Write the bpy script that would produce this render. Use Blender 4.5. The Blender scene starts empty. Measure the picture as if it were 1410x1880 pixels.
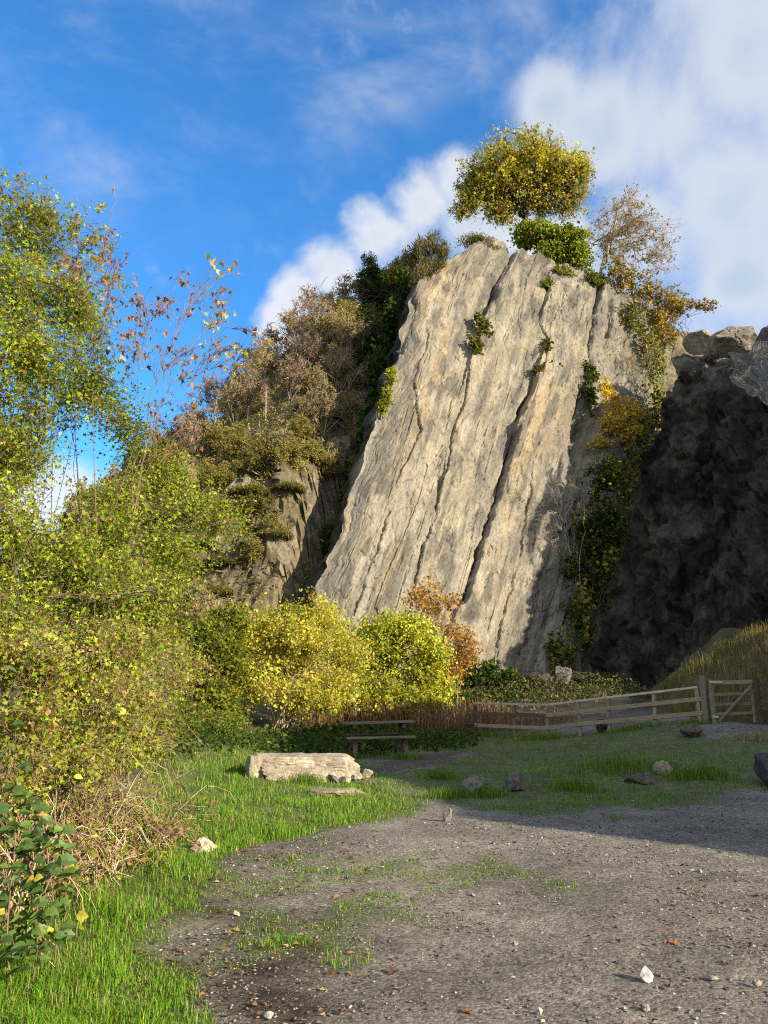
import bpy, math, random
import numpy as np
from mathutils import Vector, Matrix

# ------------------------------------------------------------------ camera, sky, sun, exposure
scene = bpy.context.scene
COL = scene.collection
F_PX, CX, CY = 1450.0, 705.0, 940.0          # focal length and centre of the photograph, in its pixels
PITCH = math.radians(12.8)
EYE = 1.6
cam_d = bpy.data.cameras.new('camera')
cam_d.sensor_fit = 'VERTICAL'
cam_d.angle = 2 * math.atan(CY / F_PX)
cam_d.clip_start, cam_d.clip_end = 0.1, 3000
cam = bpy.data.objects.new('camera', cam_d)
COL.objects.link(cam)
cam.location = (0, 0, EYE)
cam.rotation_euler = (math.pi / 2 + PITCH, 0, 0)
scene.camera = cam

SUN_AZ, SUN_EL = math.radians(35), math.radians(22)   # to the right and a little behind the camera
SUN = np.array([math.cos(SUN_AZ) * math.cos(SUN_EL), -math.sin(SUN_AZ) * math.cos(SUN_EL), math.sin(SUN_EL)])
sun_d = bpy.data.lights.new('sun', 'SUN')
sun_d.energy = 5.0
sun_d.color = (1.0, 0.87, 0.68)
sun_d.angle = math.radians(0.55)
sun = bpy.data.objects.new('sun', sun_d)
COL.objects.link(sun)
sun.rotation_euler = Vector(SUN).to_track_quat('Z', 'Y').to_euler()

scene.view_settings.view_transform = 'Standard'
scene.view_settings.look = 'None'
scene.view_settings.exposure = 0.93
scene.view_settings.gamma = 1.0
scene.render.engine = 'CYCLES'
scene.cycles.max_bounces = 5
scene.cycles.diffuse_bounces = 3
scene.cycles.transmission_bounces = 2
scene.cycles.transparent_max_bounces = 8
scene.cycles.use_denoising = False
scene.cycles.filter_width = 1.1
scene.cycles.caustics_reflective = False
scene.cycles.caustics_refractive = False

_st, _ct = math.sin(PITCH), math.cos(PITCH)
def ray(px, py):
    px, py = np.asarray(px, float), np.asarray(py, float)
    dx, dy = (px - CX) / F_PX, (CY - py) / F_PX
    return np.stack([dx + 0 * dy, _ct - dy * _st + 0 * dx, _st + dy * _ct + 0 * dx], -1)
def pix(px, py, depth):
    """the place at this distance north of the camera that the photograph shows at this pixel"""
    r = ray(px, py)
    return np.array([0, 0, EYE]) + r * (np.asarray(depth, float) / r[..., 1])[..., None]

def node(nt, typ, **kw):
    n = nt.nodes.new(typ)
    for k, v in kw.items():
        if k.startswith('i_'):
            n.inputs[k[2:].replace('_', ' ')].default_value = v
        else:
            setattr(n, k, v)
    return n
def math_node(nt, op, a, b=None, c=None, clamp=False):
    n = nt.nodes.new('ShaderNodeMath'); n.operation = op; n.use_clamp = clamp
    for i, v in enumerate((a, b, c)):
        if v is None: continue
        if isinstance(v, (int, float)): n.inputs[i].default_value = v
        else: nt.links.new(v, n.inputs[i])
    return n.outputs[0]
def mix_col(nt, fac, a, b, mode='MIX'):
    n = nt.nodes.new('ShaderNodeMix'); n.data_type = 'RGBA'; n.blend_type = mode
    for s, v in ((n.inputs[0], fac), (n.inputs[6], a), (n.inputs[7], b)):
        if isinstance(v, (int, float)): s.default_value = v
        elif isinstance(v, tuple): s.default_value = v if len(v) == 4 else (*v, 1)
        else: nt.links.new(v, s)
    return n.outputs[2]
def map_range(nt, v, a, b, c=0.0, d=1.0, smooth=True):
    n = nt.nodes.new('ShaderNodeMapRange')
    n.interpolation_type = 'SMOOTHSTEP' if smooth else 'LINEAR'
    nt.links.new(v, n.inputs[0])
    for i, x in enumerate((a, b, c, d)): n.inputs[i + 1].default_value = x
    return n.outputs[0]

world = bpy.data.worlds.new('World')
scene.world = world
world.use_nodes = True
world.cycles.sampling_method = 'MANUAL'
world.cycles.sample_map_resolution = 256
def build_world():
    nt = world.node_tree
    nt.nodes.clear()
    L = nt.links.new
    out = node(nt, 'ShaderNodeOutputWorld')
    bg = node(nt, 'ShaderNodeBackground')
    bg.inputs[1].default_value = 0.11
    L(bg.outputs[0], out.inputs[0])
    sky = node(nt, 'ShaderNodeTexSky', sky_type='NISHITA', sun_disc=False)
    sky.sun_elevation = SUN_EL
    sky.sun_rotation = math.radians(90) + SUN_AZ
    sky.air_density = 1.0; sky.dust_density = 0.3; sky.ozone_density = 2.5
    blue = mix_col(nt, 1.0, sky.outputs[0], (0.38, 0.98, 1.42), 'MULTIPLY')
    tc = node(nt, 'ShaderNodeTexCoord')
    vec = tc.outputs['Generated']
    # cumulus banks stand in these directions; everywhere else thin scattered cloud
    def blob(px, py, r):
        d = ray(px, py); d = d / np.linalg.norm(d)
        n = nt.nodes.new('ShaderNodeVectorMath'); n.operation = 'DISTANCE'
        L(vec, n.inputs[0]); n.inputs[1].default_value = tuple(d)
        return map_range(nt, n.outputs['Value'], r / F_PX, 0.0, 0.0, 1.0, smooth=False)
    def blobs(lst):
        acc = None
        for p in lst:
            b = blob(*p)
            acc = b if acc is None else math_node(nt, 'SMOOTH_MAX', acc, b, 0.15)
        return acc
    n1 = node(nt, 'ShaderNodeTexNoise', i_Scale=6.5, i_Detail=9.0, i_Roughness=0.58, i_Distortion=0.25); L(vec, n1.inputs['Vector'])
    n2 = node(nt, 'ShaderNodeTexNoise', i_Scale=3.2, i_Detail=7.0, i_Roughness=0.60, i_Distortion=0.2)
    mp = node(nt, 'ShaderNodeMapping'); L(vec, mp.inputs[0]); mp.inputs['Location'].default_value = (3.1, 1.7, .4); mp.inputs['Scale'].default_value = (1.5, 1, 1.5)
    L(mp.outputs[0], n2.inputs['Vector'])
    nz = math_node(nt, 'MULTIPLY_ADD', n1.outputs[0], 2.0, -1.0)
    nz2 = math_node(nt, 'MULTIPLY_ADD', n2.outputs[0], 2.0, -1.0)
    n3 = node(nt, 'ShaderNodeTexNoise', i_Scale=3.4, i_Detail=9.0, i_Roughness=0.62, i_Distortion=0.35)
    mp3 = node(nt, 'ShaderNodeMapping'); L(vec, mp3.inputs[0]); mp3.inputs['Rotation'].default_value = (0, .6, .3); mp3.inputs['Scale'].default_value = (1.0, 1.6, 2.6)
    L(mp3.outputs[0], n3.inputs['Vector'])
    nz3 = math_node(nt, 'MULTIPLY_ADD', n3.outputs[0], 2.0, -1.0)
    cum = blobs([(550, 540, 75), (620, 500, 110), (700, 440, 125), (775, 375, 125), (835, 330, 90), (880, 400, 150), (690, 620, 170), (530, 600, 80),
                 (1040, 480, 150)])
    big = blobs([(1370, 90, 270), (1400, -60, 270), (1330, 330, 260), (1230, 230, 200), (1120, 250, 170), (1000, 190, 110), (1180, 420, 180), (1350, 520, 120),
                 (1600, 200, 600), (1750, 600, 500)] + [(2600, 300, 1500), (1900, -900, 700)])  # last two: unseen bank added far right to whiten the fill light
    wisp = blobs([(150, 150, 260), (230, 220, 240), (320, 170, 230), (370, 60, 180), (450, 200, 220), (590, 190, 230), (650, 150, 170), (800, 95, 110), (200, 60, 180), (950, 10, 90)])
    low = blobs([(90, 950, 190), (-200, 980, 300), (260, 960, 120)])
    m1 = map_range(nt, math_node(nt, 'ADD', cum, math_node(nt, 'MULTIPLY', nz, 0.85)), 0.26, 0.75)
    m2 = map_range(nt, math_node(nt, 'ADD', big, math_node(nt, 'MULTIPLY', nz2, 0.8)), 0.16, 0.85)
    m3 = math_node(nt, 'MULTIPLY', math_node(nt, 'MULTIPLY', map_range(nt, wisp, 0.0, 0.75), map_range(nt, math_node(nt, 'ADD', math_node(nt, 'MULTIPLY', nz3, 1.0), math_node(nt, 'MULTIPLY', nz, .35)), -0.20, 0.75)), 0.54)
    m4 = map_range(nt, math_node(nt, 'ADD', low, math_node(nt, 'MULTIPLY', nz, 0.6)), 0.25, 0.6)
    m5 = math_node(nt, 'MULTIPLY', map_range(nt, nz2, 0.20, 0.80), 0.30)      # scattered cloud all over the sky
    # unseen broken cloud added overhead and behind the viewer for neutral fill light
    sp = node(nt, 'ShaderNodeSeparateXYZ'); L(vec, sp.inputs[0])
    m6 = math_node(nt, 'MULTIPLY', map_range(nt, math_node(nt, 'ADD', math_node(nt, 'MULTIPLY', sp.outputs[1], -1.1), math_node(nt, 'MULTIPLY', nz2, 0.9)), -0.35, 0.45), 0.90)
    m = m1
    for q in (m2, m3, m4, m5, m6): m = math_node(nt, 'MAXIMUM', m, q)
    core = map_range(nt, math_node(nt, 'ADD', math_node(nt, 'ADD', big, math_node(nt, 'MULTIPLY', cum, .5)), math_node(nt, 'MULTIPLY', nz2, 0.9)), 0.35, 1.25)
    ccol = mix_col(nt, core, (4.5, 4.5, 4.55), (2.8, 3.3, 3.85))
    m = math_node(nt, 'MULTIPLY', m, 0.87)
    fin = mix_col(nt, m, blue, ccol)
    L(fin, bg.inputs[0])
build_world()

# ------------------------------------------------------------------ helpers
rng = np.random.default_rng(11)
random.seed(5)
UP = np.array([0, 0, 1.0])
def nrm(a): return a / np.maximum(np.linalg.norm(a, axis=-1, keepdims=True), 1e-9)
def ss(a, b, x):
    t = np.clip((np.asarray(x, float) - a) / (b - a), 0, 1); return t * t * (3 - 2 * t)
def _hash(i, j, k, seed):
    h = (i.astype(np.int64) * 374761393 + j.astype(np.int64) * 668265263 + k.astype(np.int64) * 2147483647 + seed * 1274126177) & 0xFFFFFFFF
    h = ((h ^ (h >> 13)) * 1274126177) & 0xFFFFFFFF
    h = (h ^ (h >> 16)) & 0xFFFFFFFF
    h = (h * 2246822519) & 0xFFFFFFFF
    return ((h ^ (h >> 15)) & 0xFFFFFF) / float(0xFFFFFF)
def vnoise(x, y, z=0.0, seed=0):
    """value noise, -1..1"""
    x, y, z = np.broadcast_arrays(np.asarray(x, float), np.asarray(y, float), np.asarray(z, float))
    xi, yi, zi = np.floor(x), np.floor(y), np.floor(z)
    fx, fy, fz = x - xi, y - yi, z - zi
    q = lambda t: t * t * t * (t * (t * 6 - 15) + 10)
    ux, uy, uz = q(fx), q(fy), q(fz)
    xi, yi, zi = xi.astype(np.int64), yi.astype(np.int64), zi.astype(np.int64)
    flat = not np.any(fz)
    def lay(kz):
        a = _hash(xi, yi, kz, seed); b = _hash(xi + 1, yi, kz, seed)
        c = _hash(xi, yi + 1, kz, seed); d = _hash(xi + 1, yi + 1, kz, seed)
        return (a * (1 - ux) + b * ux) * (1 - uy) + (c * (1 - ux) + d * ux) * uy
    v = lay(zi)
    if not flat: v = v * (1 - uz) + lay(zi + 1) * uz
    return v * 2 - 1
def fbm(x, y, z=0.0, seed=0, oct=4, gain=0.5):
    s, a, t = 0.0, 1.0, 0.0
    for o in range(oct):
        f = 2.03 ** o
        s = s + a * vnoise(np.asarray(x) * f + o * 17.3, np.asarray(y) * f + o * 5.1, np.asarray(z) * f, seed + o); t += a; a *= gain
    return s / t * 1.6

def mk(name, V, quads=None, tris=None, col=None, uv=None, smooth=False, mat=None, parent=None, matidx=None):
    """one mesh object from arrays"""
    me = bpy.data.meshes.new(name)
    V = np.asarray(V, np.float32).reshape(-1, 3)
    me.vertices.add(len(V)); me.vertices.foreach_set('co', V.ravel())
    nq = 0 if quads is None else len(quads); nt_ = 0 if tris is None else len(tris)
    idx = []
    if nq: idx.append(np.asarray(quads, np.int32).ravel())
    if nt_: idx.append(np.asarray(tris, np.int32).ravel())
    idx = np.concatenate(idx)
    me.loops.add(len(idx)); me.loops.foreach_set('vertex_index', idx)
    me.polygons.add(nq + nt_)
    st = np.concatenate([np.arange(nq) * 4, nq * 4 + np.arange(nt_) * 3]).astype(np.int32)
    me.polygons.foreach_set('loop_start', st)
    me.polygons.foreach_set('use_smooth', np.full(nq + nt_, bool(smooth)))
    for m_ in (mat if isinstance(mat, (list, tuple)) else [mat]):
        if m_ is not None: me.materials.append(m_)
    if matidx is not None: me.polygons.foreach_set('material_index', np.asarray(matidx, np.int32))
    if col is not None:
        a = me.color_attributes.new('Col', 'FLOAT_COLOR', 'POINT')
        c = np.ones((len(V), 4), np.float32); c[:, :3] = np.asarray(col, np.float32).reshape(-1, 3)
        a.data.foreach_set('color', c.ravel())
    if uv is not None:
        u = me.uv_layers.new(name='UVMap')
        u.data.foreach_set('uv', np.asarray(uv, np.float32).reshape(-1, 2)[idx].ravel())
    me.update(calc_edges=True)
    ob = bpy.data.objects.new(name, me); COL.objects.link(ob)
    if parent is not None: ob.parent = parent
    return ob
def tag(o, label=None, cat=None, group=None, kind=None):
    if label: o['label'] = label
    if cat: o['category'] = cat
    if group: o['group'] = group
    if kind: o['kind'] = kind
    return o
def empty(name, loc, label, cat, group=None):
    o = bpy.data.objects.new(name, None); COL.objects.link(o)
    o.location = tuple(float(v) for v in loc); o.empty_display_size = 0.2
    return tag(o, label, cat, group)
def local(o, V): return np.asarray(V, float).reshape(-1, 3) - np.array(o.location)

# ------------------------------------------------------------------ materials
MATS = {}
def new_mat(name):
    m = bpy.data.materials.new(name); m.use_nodes = True
    nt = m.node_tree; nt.nodes.clear()
    out = node(nt, 'ShaderNodeOutputMaterial')
    MATS[name] = m
    return m, nt, out
def leaf_mat(name, trans=0.45, vary=0.25, rough=0.55, gloss=0.10):
    m, nt, out = new_mat(name)
    at = node(nt, 'ShaderNodeAttribute', attribute_name='Col')
    oi = node(nt, 'ShaderNodeObjectInfo')
    f = map_range(nt, oi.outputs['Random'], 0, 1, 1 - vary, 1 + vary, smooth=False)
    c = mix_col(nt, 1.0, at.outputs[0], f, 'MULTIPLY')
    p = node(nt, 'ShaderNodeBsdfPrincipled', i_Roughness=rough)
    p.inputs['Specular IOR Level'].default_value = gloss
    nt.links.new(c, p.inputs['Base Color'])
    t = node(nt, 'ShaderNodeBsdfTranslucent')
    nt.links.new(mix_col(nt, 1.0, c, (1.25, 1.15, 0.55), 'MULTIPLY'), t.inputs[0])
    mx = node(nt, 'ShaderNodeMixShader'); mx.inputs[0].default_value = trans
    nt.links.new(p.outputs[0], mx.inputs[1]); nt.links.new(t.outputs[0], mx.inputs[2])
    nt.links.new(mx.outputs[0], out.inputs[0])
    return m
def col_mat(name, scale=8.0, amp=0.35, rough=0.9, bump=0.3, bscale=40.0, stretch=(1, 1, 1), use_uv=False, spec=0.25, bdist=0.02, extra=None):
    """surface whose colour is the vertex colour broken up by noise, with fine relief"""
    m, nt, out = new_mat(name)
    L = nt.links.new
    tc = node(nt, 'ShaderNodeTexCoord')
    mp = node(nt, 'ShaderNodeMapping'); mp.inputs['Scale'].default_value = stretch
    L(tc.outputs['UV' if use_uv else 'Object'], mp.inputs[0])
    at = node(nt, 'ShaderNodeAttribute', attribute_name='Col')
    n1 = node(nt, 'ShaderNodeTexNoise', i_Scale=scale, i_Detail=8.0, i_Roughness=0.65); L(mp.outputs[0], n1.inputs['Vector'])
    f = map_range(nt, n1.outputs[0], 0.25, 0.75, 1 - amp, 1 + amp, smooth=False)
    c = mix_col(nt, 1.0, at.outputs[0], f, 'MULTIPLY')
    n2 = node(nt, 'ShaderNodeTexNoise', i_Scale=bscale, i_Detail=6.0, i_Roughness=0.7); L(mp.outputs[0], n2.inputs['Vector'])
    h = n2.outputs[0]
    c = mix_col(nt, 1.0, c, map_range(nt, n2.outputs[0], .28, .72, 1 - amp * .8, 1 + amp * .8, smooth=False), 'MULTIPLY')
    if extra: c, h = extra(nt, mp.outputs[0], c, h)
    p = node(nt, 'ShaderNodeBsdfPrincipled', i_Roughness=rough)
    p.inputs['Specular IOR Level'].default_value = spec
    L(c, p.inputs['Base Color'])
    b = node(nt, 'ShaderNodeBump'); b.inputs['Strength'].default_value = bump; b.inputs['Distance'].default_value = bdist
    L(h, b.inputs['Height']); L(b.outputs[0], p.inputs['Normal'])
    L(p.outputs[0], out.inputs[0])
    return m
def rock_extra(nt, vec, c, h):
    L = nt.links.new
    # pale lichen flecks, dark blotches elongated down the bedding, hairline fractures
    v = node(nt, 'ShaderNodeTexVoronoi', feature='DISTANCE_TO_EDGE', i_Scale=1.5)
    nd = node(nt, 'ShaderNodeTexNoise', i_Scale=2.2, i_Detail=4.0); L(vec, nd.inputs['Vector'])
    wv = node(nt, 'ShaderNodeVectorMath', operation='MULTIPLY_ADD'); L(nd.outputs['Color'], wv.inputs[0]); wv.inputs[1].default_value = (.9, .9, .9); L(vec, wv.inputs[2])
    L(wv.outputs[0], v.inputs['Vector'])
    crack = map_range(nt, v.outputs[0], 0.0, 0.035, 0.0, 1.0)
    fl = node(nt, 'ShaderNodeTexNoise', i_Scale=14.0, i_Detail=5.0, i_Roughness=0.75); L(vec, fl.inputs['Vector'])
    fleck = map_range(nt, fl.outputs[0], 0.56, 0.68, 0.0, 0.75)
    c = mix_col(nt, fleck, c, mix_col(nt, 1.0, c, (1.4, 1.36, 1.25), 'MULTIPLY'))
    dk = map_range(nt, fl.outputs[0], 0.44, 0.32, 0.0, 0.8)
    c = mix_col(nt, dk, c, mix_col(nt, 1.0, c, (.52, .5, .5), 'MULTIPLY'))
    h2 = math_node(nt, 'ADD', math_node(nt, 'MULTIPLY', h, 0.6), math_node(nt, 'MULTIPLY', crack, 0.14))
    return c, h2
def ground_extra(nt, vec, c, h):
    L = nt.links.new
    v = node(nt, 'ShaderNodeTexVoronoi', i_Scale=48.0); L(vec, v.inputs['Vector'])
    sp = map_range(nt, v.outputs['Color'], 0.2, 0.95, 0.62, 1.5, smooth=False)
    c = mix_col(nt, 1.0, c, sp, 'MULTIPLY')
    big = node(nt, 'ShaderNodeTexNoise', i_Scale=0.9, i_Detail=5.0, i_Roughness=.6); L(vec, big.inputs['Vector'])
    c = mix_col(nt, 1.0, c, map_range(nt, big.outputs[0], .3, .7, .82, 1.2, smooth=False), 'MULTIPLY')
    dome = math_node(nt, 'SUBTRACT', 1.0, v.outputs['Distance'])
    return c, math_node(nt, 'ADD', math_node(nt, 'MULTIPLY', h, 0.7), math_node(nt, 'MULTIPLY', dome, 0.6))
M_leaf = leaf_mat('leaf')
M_leafdry = leaf_mat('dry_leaf', trans=0.25, gloss=0.1, rough=0.7)
M_glossy = leaf_mat('glossy_leaf', trans=0.25, gloss=0.3, rough=0.45)
M_grass = leaf_mat('grass_blade', trans=0.3, vary=0, gloss=0.06)
M_bark = col_mat('bark', scale=12, amp=.4, bump=.4, bscale=30, stretch=(1, 1, .3))
M_rock = col_mat('slab_rock', scale=1.3, amp=.36, bump=.7, bscale=7.0, stretch=(1, .5, 1), use_uv=True, bdist=.035, extra=rock_extra, spec=.2)
M_dark = col_mat('dark_rock', scale=1.4, amp=.4, bump=.9, bscale=5.0, stretch=(1, .45, 1), use_uv=True, bdist=.10, extra=rock_extra, spec=.06, rough=.95)
M_stone = col_mat('stone', scale=5, amp=.45, bump=.9, bscale=18, bdist=.03, extra=rock_extra, spec=.08)
M_hill = col_mat('hillside_rock', scale=1.3, amp=.5, bump=.9, bscale=4, bdist=.15, extra=rock_extra, spec=.1)
M_ground = col_mat('ground', scale=9, amp=.3, bump=.55, bscale=55, bdist=.012, extra=ground_extra, spec=.15, rough=.9)
M_gravel = col_mat('gravel_stone', scale=60, amp=.25, bump=.2, bscale=200, bdist=.003)
M_wood = col_mat('weathered_wood', scale=3.0, amp=.45, bump=.6, bscale=9, stretch=(1, 1, 1), use_uv=True, bdist=.006, rough=.95, spec=.04)

# ------------------------------------------------------------------ ground
def hnoise(x, y): return fbm(x * .35, y * .35, seed=3, oct=4) * .035 + fbm(x * 1.7, y * 1.7, seed=9, oct=3) * .012
def ground_z(x, y):
    x, y = np.asarray(x, float), np.asarray(y, float)
    z = .62 * ss(3.5, 10, x) * ss(12, 22, y)
    z = z + 1.25 * ss(24, 42, y)
    z = z + .75 * ss(-2.4, -5.5, x) * (1 - ss(26, 34, y)) + .12 * ss(-1.0, -3.2, x)
    z = z + .22 * np.exp(-(((x - 4.1) / 1.1) ** 2 + ((y - 15.3) / .9) ** 2)) + .16 * np.exp(-(((x - 5.6) / .8) ** 2 + ((y - 15.2) / .8) ** 2))
    z = z + .10 * ss(12.8, 14.5, y) * ss(-6, 0, x) * (1 - ss(9, 12, x))
    return z + hnoise(x, y) * (1 + .8 * ss(12, 16, y))
def on_ground(px, py):
    """where the ground is that the photograph shows at this pixel"""
    d = np.full(np.shape(px), 10.0)
    r = ray(px, py)
    t = (EYE - 0) / np.maximum(-r[..., 2], 1e-3)
    t = np.minimum(t, 60 / r[..., 1])
    for _ in range(40):
        p = np.array([0, 0, EYE]) + r * t[..., None]
        t = t * .6 + .4 * np.clip((EYE - ground_z(p[..., 0], p[..., 1])) / np.maximum(-r[..., 2], 1e-3), 1, 60)
    p = np.array([0, 0, EYE]) + r * t[..., None]
    p[..., 2] = ground_z(p[..., 0], p[..., 1])
    return p
def gpoly(pts):
    pts = np.array(pts, float); return on_ground(pts[:, 0], pts[:, 1])[:, :2]
def inside(poly, x, y):
    r = np.zeros(np.shape(x), bool); n = len(poly); j = n - 1
    for i in range(n):
        xi, yi = poly[i]; xj, yj = poly[j]
        with np.errstate(divide='ignore', invalid='ignore'):
            c = ((yi > y) != (yj > y)) & (x < (xj - xi) * (y - yi) / (yj - yi + 1e-12) + xi)
        r ^= c; j = i
    return r
def soft_inside(poly, x, y, w=.3, n=6, seed=1):
    """0..1, ragged edge"""
    lo, hi = poly.min(0) - w * 4, poly.max(0) + w * 4
    m = (x > lo[0]) & (x < hi[0]) & (y > lo[1]) & (y < hi[1])
    res = np.zeros(np.shape(x)); xm, ym = x[m], y[m]
    ox = w * fbm(xm * 1.3, ym * 1.3, seed=seed, oct=4); oy = w * 1.5 * fbm(xm * 1.3 + 40, ym * 1.3, seed=seed + 5, oct=4)
    s = 0
    for k in range(n):
        s = s + inside(poly, xm + ox + .35 * w * math.cos(k * 1.047), ym + oy + .5 * w * math.sin(k * 1.047))
    res[m] = s / n
    return res
PL = dict(
    lawn=gpoly([(240, 1400), (300, 1385), (360, 1378), (450, 1380), (560, 1383), (650, 1395), (655, 1435), (740, 1455), (815, 1487), (700, 1510), (590, 1525), (560, 1540), (450, 1556), (390, 1580), (330, 1610), (270, 1600), (240, 1500)]),
    verge=np.concatenate([np.array([(-4.5, 2.0), (-4.5, 9.5), (-2.7, 9.3)]), gpoly([(290, 1585), (350, 1612), (345, 1660), (325, 1710), (342, 1760), (322, 1820), (312, 1878)]), np.array([(-1.0, 2.0)])]),
    shade=gpoly([(650, 1400), (740, 1418), (870, 1385), (850, 1350), (1000, 1345), (1280, 1335), (1310, 1352), (1410, 1346), (1500, 1345), (1500, 1450), (1330, 1452), (1250, 1478), (1100, 1485), (900, 1500), (820, 1490), (760, 1462), (660, 1436)]),
    tufts=gpoly([(400, 1600), (480, 1565), (620, 1560), (800, 1565), (950, 1590), (1060, 1610), (980, 1650), (830, 1660), (700, 1690), (560, 1740), (430, 1770), (360, 1840), (300, 1878), (330, 1700)]),
    dirt=gpoly([(650, 1412), (740, 1384), (850, 1378), (835, 1398), (720, 1418)]),
    mud=gpoly([(320, 1625), (400, 1590), (470, 1640), (430, 1700), (560, 1740), (640, 1790), (520, 1878), (300, 1878), (330, 1760)]),
    back=gpoly([(300, 1385), (400, 1345), (560, 1335), (700, 1340), (870, 1352), (860, 1378), (740, 1384), (640, 1392), (450, 1378)]),
    beyond=gpoly([(870, 1348), (1290, 1330), (1290, 1300), (1150, 1300), (870, 1318)]),
)
def grass_cover(x, y):
    return dict(lawn=soft_inside(PL['lawn'], x, y, .22), verge=soft_inside(PL['verge'], x, y, .28, seed=4),
                shade=soft_inside(PL['shade'], x, y, .5, seed=7) * (1 - .9 * soft_inside(PL['dirt'], x, y, .4, seed=2)),
                tufts=soft_inside(PL['tufts'], x, y, .4, seed=8) * ss(-.55, .30, fbm(x * 1.8, y * 1.8, seed=21, oct=5, gain=.65)),
                back=soft_inside(PL['back'], x, y, .4, seed=12), beyond=soft_inside(PL['beyond'], x, y, .6, seed=13) * ss(-.2, .3, fbm(x, y, seed=31)))
def build_ground():
    xs = np.concatenate([np.array([-900, -400, -200, -110, -70, -50, -38, -30]), np.arange(-24, -8, .5), np.arange(-8, 13, .12), np.arange(13, 24, .5), np.array([30, 38, 50, 70, 110, 200, 400, 900])])
    ys = np.concatenate([np.array([-900, -400, -150, -60, -25, -10, -4]), np.arange(-1, 3, .3), np.arange(3, 9, .07), np.arange(9, 18, .10), np.arange(18, 30, .18), np.arange(30, 50, .4), np.array([52, 56, 62, 70, 90, 140, 240, 450, 900])])
    X, Y = np.meshgrid(xs, ys)
    Z = ground_z(X, Y) + fbm(X * 6, Y * 6, seed=5, oct=3) * .008
    x, y = X.ravel(), Y.ravel()
    gc = grass_cover(x, y)
    n1 = fbm(x * .8, y * .8, seed=41); n2 = fbm(x * 4, y * 4, seed=42)
    grav = np.array([.168, .145, .116]) * (1 + .22 * n1 + .14 * n2 + .18 * fbm(x * .5 + y * .1, y * .12, seed=43))[:, None]
    mud = soft_inside(PL['mud'], x, y, .5, seed=14) * (.55 + .45 * ss(-.3, .3, n2))
    c = grav * (1 - mud[:, None]) + np.array([.050, .036, .024]) * mud[:, None]
    d = soft_inside(PL['dirt'], x, y, .3, seed=2) + .5 * ss(14, 18, y) * ss(.1, .5, n1)
    d = np.clip(d, 0, 1)[:, None]; c = c * (1 - d) + np.array([.11, .082, .058]) * d
    g = np.clip(gc['lawn'] + gc['verge'] + gc['shade'] * .85 + gc['back'] + .45 * gc['tufts'] + gc['beyond'] * .6, 0, 1)[:, None]
    gr = np.array([.085, .105, .022]) * (1 + .3 * n2)[:, None]
    c = c * (1 - g * .85) + gr * g * .85
    fl = (ss(27, 31, y) * .85)[:, None]; c = c * (1 - fl) + (np.array([.042, .037, .026]) * (1 + .45 * n1 + .3 * n2)[:, None]) * fl  # quarry floor: brown soil, darkened further to stand in for shade
    left = (ss(-3.2, -4.2, x) * (1 - ss(30, 34, y)))[:, None]; c = c * (1 - left) + np.array([.055, .048, .025]) * left
    far = ss(46, 60, np.hypot(x, y))[:, None]; c = c * (1 - far) + np.array([.05, .06, .022]) * far
    ny, nx = X.shape
    i = np.arange(ny * nx).reshape(ny, nx)
    q = np.stack([i[:-1, :-1], i[:-1, 1:], i[1:, 1:], i[1:, :-1]], -1).reshape(-1, 4)
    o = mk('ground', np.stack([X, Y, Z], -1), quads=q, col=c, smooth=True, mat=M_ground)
    tag(o, 'gravel yard with worn grass and mud below the quarry', kind='structure')
build_ground()

# ------------------------------------------------------------------ rock relief
def plates(s, v, w, l, seed, warp=.35):
    """level of the broken bedding plate at (s, v): long plates, raggedly cut"""
    s2 = s + warp * w * fbm(s / (w * 2.2), v / (l * .35), seed=seed, oct=4)
    i = np.floor(s2 / w + .35 * vnoise(0 * s, v / (l * 1.3), seed=seed + 1))
    off = _hash(i.astype(np.int64), np.zeros_like(i).astype(np.int64), np.zeros_like(i).astype(np.int64), seed + 2)
    v2 = v + .35 * l * fbm(s / (w * .9), v / (l * .8), seed=seed + 3, oct=3)
    j = np.floor(v2 / l + off * 7.3)
    return _hash(i.astype(np.int64), j.astype(np.int64), np.zeros_like(i).astype(np.int64), seed + 4) * 2 - 1
def seg_dist(px, py, line):
    """signed distance (right positive) and closeness to a polyline in pixel space, for placing real cracks"""
    best = np.full(px.shape, 1e9); sgn = np.zeros(px.shape)
    for (x0, y0), (x1, y1) in zip(line[:-1], line[1:]):
        dx, dy = x1 - x0, y1 - y0
        t = np.clip(((px - x0) * dx + (py - y0) * dy) / (dx * dx + dy * dy), 0, 1)
        d = np.hypot(px - x0 - t * dx, py - y0 - t * dy)
        s = np.sign((px - x0) * (-dy) + (py - y0) * dx)      # lines are given from the bottom up: right is positive
        m = d < best; best = np.where(m, d, best); sgn = np.where(m, s, sgn)
    return best, sgn
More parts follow.
